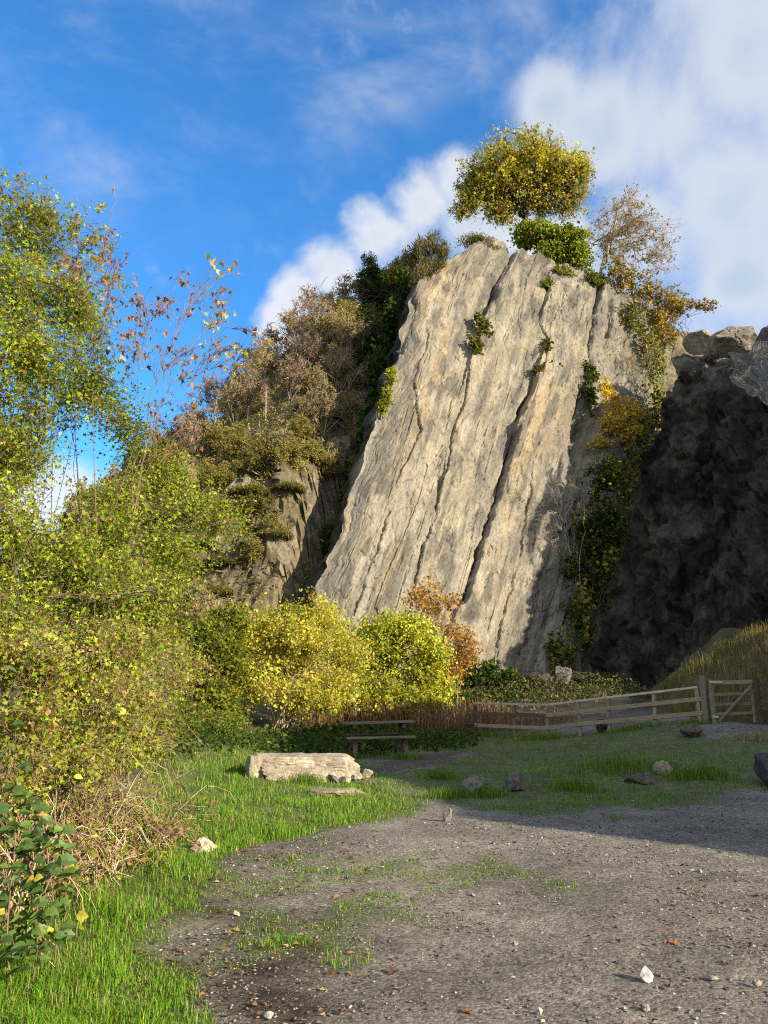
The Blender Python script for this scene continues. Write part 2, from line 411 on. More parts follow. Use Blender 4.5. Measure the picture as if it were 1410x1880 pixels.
def face(name, P0, n, Lf, Rf, Tf, y_bot, nu, nv, width, relief, colour, mat, back, back_n, jag=5, flank=None):
    """a rock face standing on a plane: outline Lf(y), Rf(y) and top Tf(c), relief along the normal, solid behind"""
    c = np.linspace(0, 1, nu)[None, :]; r = np.linspace(0, 1, nv)[:, None]
    top = Tf(c)
    yy = y_bot + (top - y_bot) * r
    xx = Lf(yy) * (1 - c) + Rf(yy) * c
    jn = jag * (fbm(yy / 26., 0 * yy, seed=len(name) + 50, oct=4))
    xx = xx + jn * (1 - ss(0, .12, c + 0 * r))
    yy = yy + jag * fbm(xx / 18., 0 * xx + 3, seed=61, oct=4) * ss(.9, 1, r + 0 * c)
    d = ray(xx, yy)
    t = ((P0 - np.array([0, 0, EYE])) @ n) / (d @ n)
    P = np.array([0, 0, EYE]) + d * t[..., None]
    v = (P - P0) @ UP / max(.3, math.sqrt(1 - n[2] ** 2)); s = c * width + 0 * v
    h = relief(s, v, xx, yy, c + 0 * r)
    C = colour(s, v, xx, yy, h, c + 0 * r)
    P = P + h[..., None] * n
    # solid sides: left, top and right carried back into the hill
    cols = [P]; cc = [C]; S = [s]; VV = [v]
    k = np.linspace(0, 1, back_n + 1)[1:]
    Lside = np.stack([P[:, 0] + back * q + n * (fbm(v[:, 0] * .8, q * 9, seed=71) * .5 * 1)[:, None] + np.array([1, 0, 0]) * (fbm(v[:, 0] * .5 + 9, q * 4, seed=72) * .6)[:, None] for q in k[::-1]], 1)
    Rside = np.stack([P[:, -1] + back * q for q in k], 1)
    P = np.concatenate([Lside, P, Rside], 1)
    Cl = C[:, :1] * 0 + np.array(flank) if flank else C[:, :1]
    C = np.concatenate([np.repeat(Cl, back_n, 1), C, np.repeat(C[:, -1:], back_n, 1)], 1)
    s = np.concatenate([s[:, :1] - (k[::-1] * np.linalg.norm(back))[None], s, s[:, -1:] + (k * np.linalg.norm(back))[None]], 1)
    v = np.concatenate([np.repeat(v[:, :1], back_n, 1), v, np.repeat(v[:, -1:], back_n, 1)], 1)
    tops = np.stack([P[-1] + back * q * .9 + UP * (q * .6 + fbm(P[-1][:, 0] * .9, P[-1][:, 1] * .9 + q * 6, seed=73) * .25)[:, None] for q in k], 0)
    P = np.concatenate([P, tops], 0); C = np.concatenate([C, np.repeat(C[-1:], back_n, 0)], 0)
    s = np.concatenate([s, np.repeat(s[-1:], back_n, 0)], 0); v = np.concatenate([v, v[-1:] + (k * np.linalg.norm(back))[:, None]], 0)
    ny, nx = P.shape[:2]
    i = np.arange(ny * nx).reshape(ny, nx)
    q = np.stack([i[:-1, :-1], i[:-1, 1:], i[1:, 1:], i[1:, :-1]], -1).reshape(-1, 4)
    o = mk(name, P, quads=q, col=C.reshape(-1, 3), uv=np.stack([s, v], -1), mat=mat)
    return o
def interp(pts):
    pts = sorted(pts); a = np.array([p[0] for p in pts], float); b = np.array([p[1] for p in pts], float)
    return lambda x: np.interp(x, a, b)

# the tall pale slab
SL_P0 = pix(940, 1258, 43.0)
SL_N = nrm(np.array([.26, -.90, .34]))
def slab_at(px, py, off=0.0):
    d = ray(px, py); t = ((SL_P0 - np.array([0, 0, EYE])) @ SL_N) / (d @ SL_N)
    return np.array([0, 0, EYE]) + d * t[..., None] + SL_N * off
CRACKS = [  # (line from the bottom up, half width px, depth m, step on the right m, reach px)
    ([(845, 1110), (868, 1060), (880, 1010), (905, 930), (932, 840), (950, 770), (972, 720), (985, 680)], 3.5, .55, .75, 75),
    ([(888, 592), (905, 545), (918, 505), (940, 468)], 5, .45, .80, 80),
    ([(985, 690), (1003, 640), (990, 590), (1002, 520)], 2.5, .30, .25, 40),
    ([(1072, 720), (1080, 640), (1086, 580), (1100, 520)], 3.5, .40, .30, 40),
    ([(1112, 620), (1118, 560)], 4, .5, .25, 25),
    ([(760, 1080), (775, 1010), (800, 950), (808, 890)], 2, .22, .22, 50),
    ([(812, 880), (835, 790), (850, 740), (858, 690)], 1.8, .2, .2, 40),
    ([(655, 1110), (668, 1070), (690, 1010), (712, 940)], 1.8, .15, .15, 40),
    ([(740, 860), (770, 790), (762, 700), (790, 600)], 1.6, .18, .12, 40),
    ([(955, 1200), (985, 1110), (1005, 1020), (1040, 960)], 3, .35, -.25, 40),
    ([(900, 1230), (925, 1120), (955, 1010), (968, 900)], 2, .2, .2, 40),
    ([(758, 470), (765, 560), (740, 640)][::-1], 3, .3, .2, 30),
    ([(1045, 1010), (1062, 900), (1050, 800), (1066, 720)], 3, .4, -.5, 50),
]
def slab_relief(s, v, px, py, c):
    h = .075 * plates(s, v, 2.4, 11, 101, .04) + .036 * plates(s, v, 1.05, 1.7, 131, .06) + .018 * plates(s, v, .40, 1.0, 171, .12) + .010 * plates(s, v, .17, .4, 181, .12)
    h = h + .14 * fbm(s * .22, v * .07, seed=201, oct=2)
    h = h + .018 * fbm(s * 3.5, v * 2.0, seed=221, oct=4) + .022 * fbm(s * 7, v * 5, seed=231, oct=3)
    jt = np.abs(fbm(s * .5 + v * .25, v * .35 - s * .12, seed=241, oct=3)); h = h - .07 * np.exp(-(jt / .03) ** 2) - .07 * np.exp(-(np.abs(fbm(s * .55, v * .045, seed=243, oct=4, gain=.4)) / .022) ** 2)
    rough = ss(.35, 1.0, c) * .6 + ss(700, 480, py) * .5
    h = h + rough * (.11 * plates(s, v, .55, 1.3, 301, .15) + .06 * fbm(s * 1.6, v * 1.0, seed=311, oct=4))
    for line, w, dep, step, reach in CRACKS:
        jx = px + 4.5 * fbm(py / 24., px / 60., seed=len(line) + 400, oct=5, gain=.6); dep_ = dep * (.7 + .6 * fbm(py / 30., px / 90., seed=len(line) + 420, oct=2)); stp = .8 * step * np.clip(.75 + .8 * fbm(py / 45., px / 200., seed=len(line) + 440, oct=2), .1, 1.4)
        d, sg = seg_dist(jx, py, line)
        h = h - dep_ * np.exp(-(d / w) ** 2) + stp * (sg > 0) * np.exp(-(d / reach) ** 1.5)
    # shallow overhung scoop on the right-hand side, and the weathered shoulder at the top left
    h = h - .9 * np.exp(-(((px - 1070) / 26) ** 2 + ((py - 800) / 45) ** 2))
    h = h - .8 * ss(.86, 1.0, c) - .5 * ss(.10, 0, c)
    return h
def slab_colour(s, v, px, py, h, c):
    grey = np.array([.150, .137, .112]); buff = np.array([.262, .226, .158]); och = np.array([.34, .25, .135]); dark = np.array([.075, .068, .058]); moss = np.array([.085, .10, .03])
    st = fbm(s * .75, v * .055, seed=501, oct=4); st2 = fbm(s * 2.6, v * .16, seed=511, oct=3)
    cen = np.exp(-(((px - (905 - (py - 700) * .22)) / 120) ** 2)) * ss(430, 620, py) 
    b = np.clip(.38 + .65 * st + .32 * st2 + .75 * (cen - .35) + .55 * fbm(s * 1.0, v * .7, seed=513, oct=5, gain=.65), 0, 1)[..., None]
    C = grey * (1 - b) + buff * b
    o = np.clip(ss(.1, .7, fbm(s * .6 + 20, v * .05, seed=521)) * cen * .9, 0, 1)[..., None]; C = C * (1 - o) + och * o
    iv = np.exp(-(((px - 815 - (470 - py) * .3) / 16) ** 2)) * ss(640, 520, py); C = C * (1 - .6 * iv[..., None]) + och * .6 * iv[..., None]
    dm = ss(.34, .52, fbm(s * 1.5, v * .48, seed=531, oct=3) + .12 * fbm(s * 6, v * 3, seed=532))[..., None] * .72; C = C * (1 - dm) + dark * 1.3 * dm
    # darker streaks towards the lower right foot of the slab
    darker = (ss(880, 1010, px) * ss(820, 1000, py) * ss(-.5, .3, fbm(s * .9, v * .1, seed=541)))[..., None] * .6; C = C * (1 - darker) + np.array([.13, .115, .095]) * darker
    pale = ss(.35, .7, fbm(s * 1.1, v * .3, seed=551, oct=4))[..., None] * .5; C = C * (1 - pale) + np.array([.31, .278, .212]) * pale
    g = (ss(.05, .55, fbm(s * .9, v * .5, seed=561, oct=4) + .7 * ss(500, 430, py) - .75 + 1.1 * ss(.88, .97, c)) * .6)[..., None]; C = C * (1 - g) + moss * g
    return C
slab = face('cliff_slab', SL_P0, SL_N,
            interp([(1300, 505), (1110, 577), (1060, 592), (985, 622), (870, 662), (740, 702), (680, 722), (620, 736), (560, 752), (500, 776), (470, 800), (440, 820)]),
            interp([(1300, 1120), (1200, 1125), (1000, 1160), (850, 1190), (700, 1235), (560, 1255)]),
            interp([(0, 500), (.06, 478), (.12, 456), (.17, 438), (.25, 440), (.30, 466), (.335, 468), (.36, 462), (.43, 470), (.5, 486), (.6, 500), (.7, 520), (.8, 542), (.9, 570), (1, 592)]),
            1300, 285, 385, 23.0, slab_relief, slab_colour, M_rock, np.array([-1.6, 7.5, .3]), 12, jag=6, flank=(.045, .042, .026))  # flank: dark soil colour with that side's shade put into it
tag(slab, 'tall sunlit slab of pale grey and buff limestone leaning right, streaked along its bedding', kind='structure')

# the dark quarry wall on the right
DW_P0 = pix(1075, 1268, 41.0)
DW_N = nrm(np.array([-.72, -.46, .52]))
def wall_at(px, py, off=0.0):
    d = ray(px, py); t = ((DW_P0 - np.array([0, 0, EYE])) @ DW_N) / (d @ DW_N)
    return np.array([0, 0, EYE]) + d * t[..., None] + DW_N * off
def dark_relief(s, v, px, py, c):
    h = .36 * plates(s + v * .3, v, 1.5, 3.0, 601, .10) + .24 * plates(s + v * .3, v, .6, 1.1, 611, .10) + .10 * plates(s, v, .28, .5, 621, .10)
    h = h + .4 * fbm(s * .2, v * .13, seed=631, oct=3) + .07 * fbm(s * .9, v * .6, seed=641, oct=4) + .04 * fbm(s * 4, v * 3, seed=651, oct=3)
    d, sg = seg_dist(px + 6 * fbm(py / 30, px / 50, seed=661), py, [(1345, 1150), (1352, 900), (1335, 800), (1310, 690)])
    h = h + .25 * np.exp(-np.abs(d) / 60) - .5 * (sg > 0) * ss(0, 50, d)
    d, sg = seg_dist(px, py + 3 * fbm(px / 20, 0 * px, seed=662), [(1345, 720), (1420, 760)]); h = h - .3 * np.exp(-(d / 5) ** 2)
    d, sg = seg_dist(px + 4 * fbm(py / 20, 0 * px, seed=663), py, [(1255, 1230), (1270, 1080), (1285, 1010)]); h = h - .3 * np.exp(-(d / 3.5) ** 2)
    lay = (s * .25 + v + .5 * fbm(s * .5, v * .5, seed=664)) * 1.1
    h = h + .22 * (np.abs((lay % 1) - .5) * 2) * ss(1300, 1360, px) * ss(1050, 950, py)
    return h
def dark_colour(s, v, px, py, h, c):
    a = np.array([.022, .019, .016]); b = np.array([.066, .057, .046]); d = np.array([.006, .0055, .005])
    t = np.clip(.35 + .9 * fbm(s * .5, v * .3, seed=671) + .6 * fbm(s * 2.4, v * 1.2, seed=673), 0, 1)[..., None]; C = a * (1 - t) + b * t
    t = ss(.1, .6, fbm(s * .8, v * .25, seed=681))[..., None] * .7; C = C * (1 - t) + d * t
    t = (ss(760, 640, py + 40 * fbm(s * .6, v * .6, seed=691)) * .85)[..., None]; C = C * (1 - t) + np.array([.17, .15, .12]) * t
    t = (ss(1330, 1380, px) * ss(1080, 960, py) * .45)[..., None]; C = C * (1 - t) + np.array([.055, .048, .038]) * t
    return C
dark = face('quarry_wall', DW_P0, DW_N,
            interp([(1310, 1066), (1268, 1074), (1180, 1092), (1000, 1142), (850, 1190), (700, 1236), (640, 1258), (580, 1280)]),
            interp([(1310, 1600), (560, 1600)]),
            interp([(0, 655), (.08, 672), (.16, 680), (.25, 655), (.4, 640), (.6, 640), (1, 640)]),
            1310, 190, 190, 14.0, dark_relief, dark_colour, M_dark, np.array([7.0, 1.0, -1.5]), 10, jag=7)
tag(dark, 'dark quarry wall in shade at the right, rising behind fence and gate', kind='structure')

# earth and rubble in the gully between slab and wall, carried up behind both
def gully_relief(s, v, px, py, c): return -1.6 + .5 * fbm(s * .4, v * .4, seed=751, oct=4) + .2 * plates(s, v, 1.0, 1.4, 761)
def gully_colour(s, v, px, py, h, c):
    t = ss(-.2, .4, fbm(s * .5, v * .5, seed=771))[..., None]; return np.array([.16, .135, .09]) * (1 - t) + np.array([.06, .065, .022]) * t
gully = face('gully_slope', SL_P0, SL_N, interp([(1300, 1020), (600, 1100)]), interp([(1300, 1300), (560, 1480)]), interp([(0, 590), (.3, 580), (.5, 585), (.7, 610), (1, 640)]), 1300, 90, 130, 14., gully_relief, gully_colour, M_hill, np.array([0, 6., .2]), 4)
tag(gully, 'earthy gully between the pale slab and the dark wall', kind='structure')
# the wooded hillside behind
_crest = interp([(-120, 3), (-60, 4), (-40, 6), (-30, 9), (-24, 14), (-17, 20.5), (-10.5, 28.5), (-3.3, 37), (0, 42), (3, 45), (9, 42), (15, 30), (24, 18), (60, 10)])
_prof = interp([(36, 0), (40, .03), (43, .15), (45.5, .40), (48, .47), (52, .57), (58, .78), (66, 1), (78, 1.02), (140, .9)])
def hill_z(x, y):
    x, y = np.asarray(x, float), np.asarray(y, float)
    sh = 6.5 * ss(-7, 0, x) + 1.0
    return 1.0 + _crest(x) * _prof(y - sh) + fbm(x * .25, y * .25, seed=801, oct=4) * .7 * ss(38, 44, y)
def build_hill():
    xs = np.concatenate([np.arange(-120, -32, 4.), np.arange(-32, 12, .26), np.arange(12, 60, 4)]); ys = np.concatenate([np.arange(36, 42, .4), np.arange(42, 56, .13), np.arange(56, 80, .5), np.arange(80, 140, 6)])
    X, Y = np.meshgrid(xs, ys); Z = hill_z(X, Y)
    rocky = ss(.0, .35, fbm(X * .16, Y * .1 + Z * .1, seed=811, oct=3) + .55) * np.exp(-((Y - 49 - 5 * ss(-7, 0, X)) / 6.0) ** 2)
    k = rocky * ss(-34, -28, X)
    dx = k * (.5 * plates(X * .8 + Z * .4, Z, 1.4, 2.2, 821) + .35 * plates(X + Z * .3, Z, .6, .9, 823) + .5 * fbm(X * .9, Z * .7, seed=831, oct=4) + .25 * fbm(X * 3, Z * 3, seed=833, oct=3))
    Y2 = Y - .8 * dx; Z2 = Z + .5 * k * fbm(X * 1.3, Z * 1.3, seed=841)
    rc = np.array([.20, .172, .125]) * (1 + .3 * fbm(X * 1.4, Z * 1.2, seed=851))[..., None]
    sc = np.array([.125, .105, .062]) * (1 + .4 * fbm(X * .8, Y * .8, seed=861))[..., None]
    t = (k * ss(-.10, .35, fbm(X * .5, Z * .5, seed=871)))[..., None]; C = sc * (1 - t) + rc * t
    ny, nx = X.shape; i = np.arange(ny * nx).reshape(ny, nx)
    q = np.stack([i[:-1, :-1], i[:-1, 1:], i[1:, 1:], i[1:, :-1]], -1).reshape(-1, 4)
    o = mk('hillside', np.stack([X, Y2, Z2], -1), quads=q, col=C.reshape(-1, 3), mat=M_hill)
    tag(o, 'steep wooded hillside with a rough rock outcrop left of the slab', kind='structure')
build_hill()

# the grassy bank that closes the quarry on the right and shades the yard
_ridge = interp([(-6, 0), (-1.0, 0), (0.0, .6), (0.5, 6.2), (0.9, 7.5), (3.0, 7.8), (5.0, 8.6), (7.8, 9.8), (12, 10), (15.4, 9.6), (20, 7.8), (22.5, 5.2), (25, 4.0), (28, 3.6), (33, 3.4), (40, 3)])
_foot = interp([(-6, 11.8), (22.6, 12.0), (24.2, 10.2), (26, 9.7), (32, 10.5), (40, 13)])
def bank_z(x, y):
    f = _foot(y); t = np.clip((x - f) / (15.2 - f), 0, 1)
    k = ss(22.5, 24.5, y); prof = (.55 * t + .45 * ss(0, 1, t)) * (1 - k) + t * k
    return ground_z(np.minimum(x, f), y) - .06 + np.maximum(_ridge(y) - .6, 0) * prof * (1 - .4 * ss(18, 40, x)) + (.25 * fbm(x * .5, y * .5, seed=901) + .06 * fbm(x * 2, y * 2, seed=902)) * ss(.02, .3, t)
def build_bank():
    X, Y = np.meshgrid(np.concatenate([np.arange(8.6, 18, .15), np.arange(18, 46, 2)]), np.arange(-6, 40, .25)); Z = bank_z(X, Y)
    C = np.array([.085, .075, .035]) * (1 + .35 * fbm(X * 1.2, Y * 1.2, seed=911))[..., None]
    ny, nx = X.shape; i = np.arange(ny * nx).reshape(ny, nx)
    q = np.stack([i[:-1, :-1], i[:-1, 1:], i[1:, 1:], i[1:, :-1]], -1).reshape(-1, 4)
    o = mk('grassy_bank', np.stack([X, Y, Z], -1), quads=q, col=C.reshape(-1, 3), mat=M_hill)
    tag(o, 'rough grassy bank rising behind the gate at the right edge', kind='structure')
build_bank()

# ------------------------------------------------------------------ plants: branches grown out to targets, leaves along the twigs
def tubes(P, R, sides):
    """P (N,K,3), R (N,K) -> vertices, quads"""
    N, K = P.shape[:2]
    T = np.gradient(P, axis=1); T = nrm(T)
    ref = nrm(rng.normal(size=(N, 1, 3))); A = nrm(np.cross(T, ref)); B = np.cross(T, A)
    a = np.arange(sides) * 2 * math.pi / sides
    V = P[:, :, None] + R[:, :, None, None] * (A[:, :, None] * np.cos(a)[None, None, :, None] + B[:, :, None] * np.sin(a)[None, None, :, None])
    i = np.arange(N * K * sides).reshape(N, K, sides); j = np.roll(i, -1, 2)
    Q = np.stack([i[:, :-1], j[:, :-1], j[:, 1:], i[:, 1:]], -1).reshape(-1, 4)
    return V.reshape(-1, 3), Q
def bez(p0, p1, p2, K):
    t = np.linspace(0, 1, K)[None, :, None]
    return (1 - t) ** 2 * p0[:, None] + 2 * t * (1 - t) * p1[:, None] + t * t * p2[:, None]
def grow(root, targets, counts, r0, wob=.10, lift=.15, ratio=.5, trunk=None, K=(9, 8, 6, 5, 4), rmin=.002, stems=1, spread=.3):
    """list of levels (P, R)"""
    root = np.asarray(root, float); c = targets.mean(0)
    if trunk is None: trunk = root + (c - root) * .6
    trunk = np.asarray(trunk, float)
    h = np.linalg.norm(trunk - root)
    ends = trunk[None] + rng.normal(size=(stems, 3)) * np.array([1, 1, .35]) * h * spread * (stems > 1)
    starts = root[None] + rng.normal(size=(stems, 3)) * np.array([1, 1, 0]) * h * .08 * (stems > 1)
    mid = (starts + ends) / 2 + rng.normal(size=(stems, 3)) * h * .08
    mid[:, 2] += h * .05
    P = bez(starts, mid, ends, K[0]); R = np.linspace(1, .6 if stems == 1 else .22, K[0])[None] * r0 * np.ones((stems, 1))
    lev = [(P, R)]
    for li, n in enumerate(list(counts) + [len(targets)]):
        k = K[min(li + 1, len(K) - 1)]
        if n >= len(targets): seeds = targets
        else:
            seeds = targets[rng.choice(len(targets), n, replace=False)]
            near = np.argmin(((targets[:, None] - seeds[None]) ** 2).sum(-1), 1) if len(targets) * n < 3e6 else None
            if near is not None:
                cnt = np.bincount(near, minlength=n)[:, None] + 1e-6
                cen = np.stack([np.bincount(near, targets[:, q], n) for q in range(3)], 1) / cnt
                seeds = np.where(cnt > .5, cen, seeds)
        par = np.empty(len(seeds), int)
        for a in range(0, len(seeds), 2000):
            sl = seeds[a:a + 2000]
            dd = np.minimum(((sl[:, None] - P[None, :, -1]) ** 2).sum(-1), ((sl[:, None] - P[None, :, P.shape[1] * 2 // 3]) ** 2).sum(-1) * 1.1)
            par[a:a + 2000] = np.argmin(dd, 1)
        PP = P[par]; d2 = ((PP - seeds[:, None]) ** 2).sum(-1)
        kk = np.clip(np.argmin(d2, 1) - 1 - (rng.random(len(seeds)) < .5), 1, P.shape[1] - 1)
        ar = np.arange(len(seeds)); p0 = PP[ar, kk]; t0 = nrm(PP[ar, kk] - PP[ar, kk - 1])
        Ln = np.linalg.norm(seeds - p0, axis=1, keepdims=True)
        ctrl = p0 + t0 * Ln * .42 + UP * Ln * lift
        N = bez(p0, ctrl, seeds, k)
        w = np.sin(np.linspace(0, math.pi, k))[None, :, None]
        N = N + rng.normal(size=N.shape) * w * Ln[:, None] * wob
        rr = np.minimum(R[par, kk] * .8, r0 * ratio ** (li + 1)); rr = np.maximum(rr, rmin)
        NR = rr[:, None] * np.linspace(1, .4, k)[None]
        NR = np.maximum(NR, rmin * .6)
        lev.append((N, NR)); P, R = N, NR
    return lev
def in_blobs(blobs, n, shell=2.4, ragged=True):
    """n points in a union of ellipsoids (cx,cy,cz,rx,ry,rz), denser towards the surface"""
    B = np.array(blobs, float)
    if ragged:                                   # break each mass into uneven clumps
        o_ = nrm(rng.normal(size=(len(B), 9, 3))) * rng.uniform(.35, .85, (len(B), 9, 1)); sc_ = rng.uniform(.26, .52, (len(B), 9, 1))
        S_ = np.concatenate([B[:, None, :3] + o_ * B[:, None, 3:], B[:, None, 3:] * sc_], -1).reshape(-1, 6)
        C_ = B.copy(); C_[:, 3:] *= .90; B = np.concatenate([C_, S_])
    w = (B[:, 3] * B[:, 4] * B[:, 5]) ** (2 / 3.); w = w / w.sum()
    k = rng.choice(len(B), n, p=w); d = nrm(rng.normal(size=(n, 3))) * (rng.random((n, 1)) ** (1 / shell))
    d = d * (1 + .16 * fbm(d[:, 0] * 2.5 + k, d[:, 1] * 2.5, d[:, 2] * 2.5, seed=77, oct=2))[:, None]
    d = d * (1 + (rng.random((n, 1)) < .12 * ragged) * rng.random((n, 1)) * .55)
    return B[k, :3] + (d + rng.normal(size=d.shape) * .08) * B[k, 3:]
def pb(px, py, depth, rx, ry=None, rd=None):
    """ellipsoid at this pixel and distance, radii given in pixels there (rd in metres)"""
    ry = ry or rx; c = pix(px, py, depth); s = np.linalg.norm(c - np.array([0, 0, EYE])) / math.hypot(1, math.hypot((px - CX) / F_PX, (CY - py) / F_PX)) / F_PX
    return (*c, rx * s, rd if rd else (rx + ry) / 2 * s, ry * s)
# leaf outlines: (along, across) points in order round the leaf from its base; folded along the midrib
SHAPES = {
    'oval': (np.array([(0, 0), (.45, .30), (1, 0), (.45, -.30)]), np.array([(0, 1, 2), (0, 2, 3)])),
    'round': (np.array([(0, 0), (.28, .40), (.72, .38), (1, 0), (.72, -.38), (.28, -.40)]), np.array([(0, 1, 2), (0, 2, 3), (0, 3, 4), (0, 4, 5)])),
    'lobed': (np.array([(0, 0), (.30, .16), (.42, .46), (.62, .20), (1, .08), (1, -.08), (.62, -.20), (.42, -.46), (.30, -.16)]), np.array([(0, 1, 3), (1, 2, 3), (0, 3, 4), (0, 4, 5), (0, 5, 6), (0, 6, 8), (6, 7, 8)])),
    'trident': (np.array([(0, 0), (.52, .42), (.55, .14), (1, 0), (.55, -.14), (.52, -.42)]), np.array([(0, 1, 2), (0, 2, 3), (0, 3, 4), (0, 4, 5)])),
    'long': (np.array([(0, 0), (.35, .10), (1, 0), (.35, -.10)]), np.array([(0, 1, 2), (0, 2, 3)])),
}
BOOST = 1.25
def palette(n, pal, jit=.22):
    w = np.array([p[3] for p in pal], float); k = rng.choice(len(pal), n, p=w / w.sum())
    c = np.array([p[:3] for p in pal])[k] * BOOST
    return c * (1 + jit * rng.normal(size=(n, 1))).clip(.35, 1.8) * (1 + .08 * rng.normal(size=(n, 3)))
def leaves(P, size, shape='oval', pal=((.07, .1, .02, 1),), up=.5, fold=.25, jit=.3, hang=0.0, cols=None):
    n = len(P); S, T = SHAPES[shape]
    N = nrm(rng.normal(size=(n, 3)) * .75 + UP * up + SUN * .35)
    D = nrm(np.cross(N, rng.normal(size=(n, 3)))); D = nrm(D - UP * hang); W = nrm(np.cross(N, D)); N = np.cross(D, W)
    sz = size * (1 + jit * rng.normal(size=n)).clip(.45, 1.8)
    V = P[:, None] + sz[:, None, None] * (D[:, None] * S[None, :, :1] + W[:, None] * S[None, :, 1:] + N[:, None] * (np.abs(S[None, :, 1:]) * fold * 2 - (S[None, :, :1] ** 2) * .15))
    F = (np.arange(n)[:, None, None] * len(S) + T[None]).reshape(-1, 3)
    c = palette(n, pal) if cols is None else cols
    c = c * (1 + .28 * fbm(P[:, 0] / (size * 14), P[:, 1] / (size * 14), P[:, 2] / (size * 14), seed=33, oct=3)).clip(.4, 1.7)[:, None]
    return V.reshape(-1, 3), F, np.repeat(np.clip(c, .002, 1), len(S), 0)
def twig_points(lev, per, t0=.35, jit=.02):
    P = lev[-1][0]; N, K = P.shape[:2]
    t = (t0 + (1 - t0) * rng.random((N, per))) * (K - 1); i = np.clip(t.astype(int), 0, K - 2); f = (t - i)[..., None]
    a = np.arange(N)[:, None]
    q = P[a, i] * (1 - f) + P[a, i + 1] * f
    return q.reshape(-1, 3) + rng.normal(size=(N * per, 3)) * jit
def wood(o, name, levs, col, sides, jit=.12):
    Vs, Qs, n = [], [], 0
    for (P, R), s in zip(levs, sides):
        V, Q = tubes(P, R, s); Vs.append(V); Qs.append(Q + n); n += len(V)
    V = np.concatenate(Vs); c = np.array(col)[None] * (1 + jit * fbm(V[:, 0] * 3, V[:, 1] * 3, V[:, 2] * 3, seed=6, oct=2))[:, None]
    return mk(name, local(o, V), quads=np.concatenate(Qs), col=c, smooth=True, mat=M_bark, parent=o)
def leafmesh(o, name, V, F, C, mat=None):
    return mk(name, local(o, V), tris=F, col=C, mat=mat or M_leaf, parent=o)
def plant(name, label, cat, root, targets, counts, r0, bark, leaf=None, group=None, split=2, twigs='twigs', foliage='crown', sides=(7, 6, 4, 3, 3), **kw):
    """Empty at the foot > trunk, twigs, crown"""
    o = empty(name, root, label, cat, group)
    lev = grow(root, targets, counts, r0, **kw)
    wood(o, 'trunk', lev[:split], bark, sides)
    wood(o, twigs, lev[split:], bark if not isinstance(twigs, tuple) else bark, sides[split:])
    if leaf:
        P = twig_points(lev, leaf.get('per', 4), leaf.get('t0', .35), leaf.get('jit', .03))
        if leaf.get('keep'): P = P[leaf['keep'](P)]
        V, F, C = leaves(P, leaf['size'], leaf.get('shape', 'oval'), leaf['pal'], leaf.get('up', .5), hang=leaf.get('hang', 0))
        leafmesh(o, foliage, V, F, C, leaf.get('mat'))
    return o, lev

# --- palettes (r, g, b, weight)
HAW = [(.20, .255, .022, 4), (.25, .30, .028, 3.5), (.12, .165, .018, 2), (.32, .33, .04, 2.2), (.17, .12, .04, .8), (.30, .10, .03, .10)]
OAK = [(.40, .34, .05, 4), (.32, .31, .045, 4), (.18, .20, .03, 2.5), (.47, .39, .07, 2), (.32, .20, .06, .6)]
LEM = [(.38, .42, .04, 4), (.30, .35, .04, 3), (.40, .33, .05, 1.5), (.50, .47, .08, 2), (.20, .22, .035, 2)]
OCH = [(.36, .33, .045, 4), (.39, .36, .05, 3), (.45, .40, .08, 2), (.25, .22, .05, 1.5), (.28, .32, .04, 3)]
IVY = [(.030, .060, .012, 4), (.050, .085, .014, 3), (.018, .035, .008, 3), (.10, .13, .02, 1)]
ORA = [(.46, .26, .07, 4), (.40, .21, .06, 3), (.50, .34, .09, 3), (.26, .14, .05, 1)]

# ------------------------------------------------------------------ plants on the cliff top and in the gully
def oak():
    root = slab_at(968, 430) + np.array([0, 1.3, -.6])
    D = root[1]
    bl = [pb(955, 320, D, 120, 55, 4.5), pb(905, 352, D, 62, 40, 3.0), pb(858, 378, D - 1, 34, 24, 1.6), pb(1030, 325, D, 62, 52, 3.2), pb(960, 282, D, 80, 30, 3.2), pb(905, 385, D - .5, 50, 22, 2),
          pb(1045, 375, D + .5, 42, 34, 2.2), pb(985, 380, D, 55, 24, 2.4), pb(880, 320, D, 28, 24, 1.5), pb(930, 408, D - 1, 26, 14, 1.0), pb(1072, 310, D, 24, 30, 1.2)]
    T = in_blobs(bl + [pb(840, 392, D - 1, 24, 14, 1.2), pb(870, 350, D, 40, 34, 2.0)], 4400, 1.9, ragged=False)
    o, lev = plant('oak_tree', 'spreading golden-green oak standing alone on top of the cliff', 'tree', root, T, (7, 45, 320), .32, (.055, .045, .032),
          dict(per=6, size=.24, shape='trident', pal=OAK, jit=.2, mat=M_leaf, keep=lambda P: rng.random(len(P)) < .45 + .55 * ss(-2.2, 1.0, P[:, 2] - pix(960, 350, D)[2]), up=.2), trunk=pix(966, 392, D), wob=.07, ratio=.55, lift=.03)
oak()
def bare_tree(name, label, root, bl, n, r0, bark, leafpal=None, per=1, size=.16, counts=(6, 40, 240), stems=1, group=None, keep=None, cat='tree', shape='oval', trunk=None, **kw):
    T = in_blobs(bl, n, 2.2)
    lf = dict(per=per, size=size, shape=shape, pal=leafpal, jit=.06, mat=M_leafdry, keep=keep) if leafpal else None
    return plant(name, label, cat, root, T, counts, r0, bark, lf, stems=stems, group=group, trunk=trunk, **kw)
thin = lambda f: (lambda P: rng.random(len(P)) < f)
D = float(slab_at(1095, 560)[1]) + 2
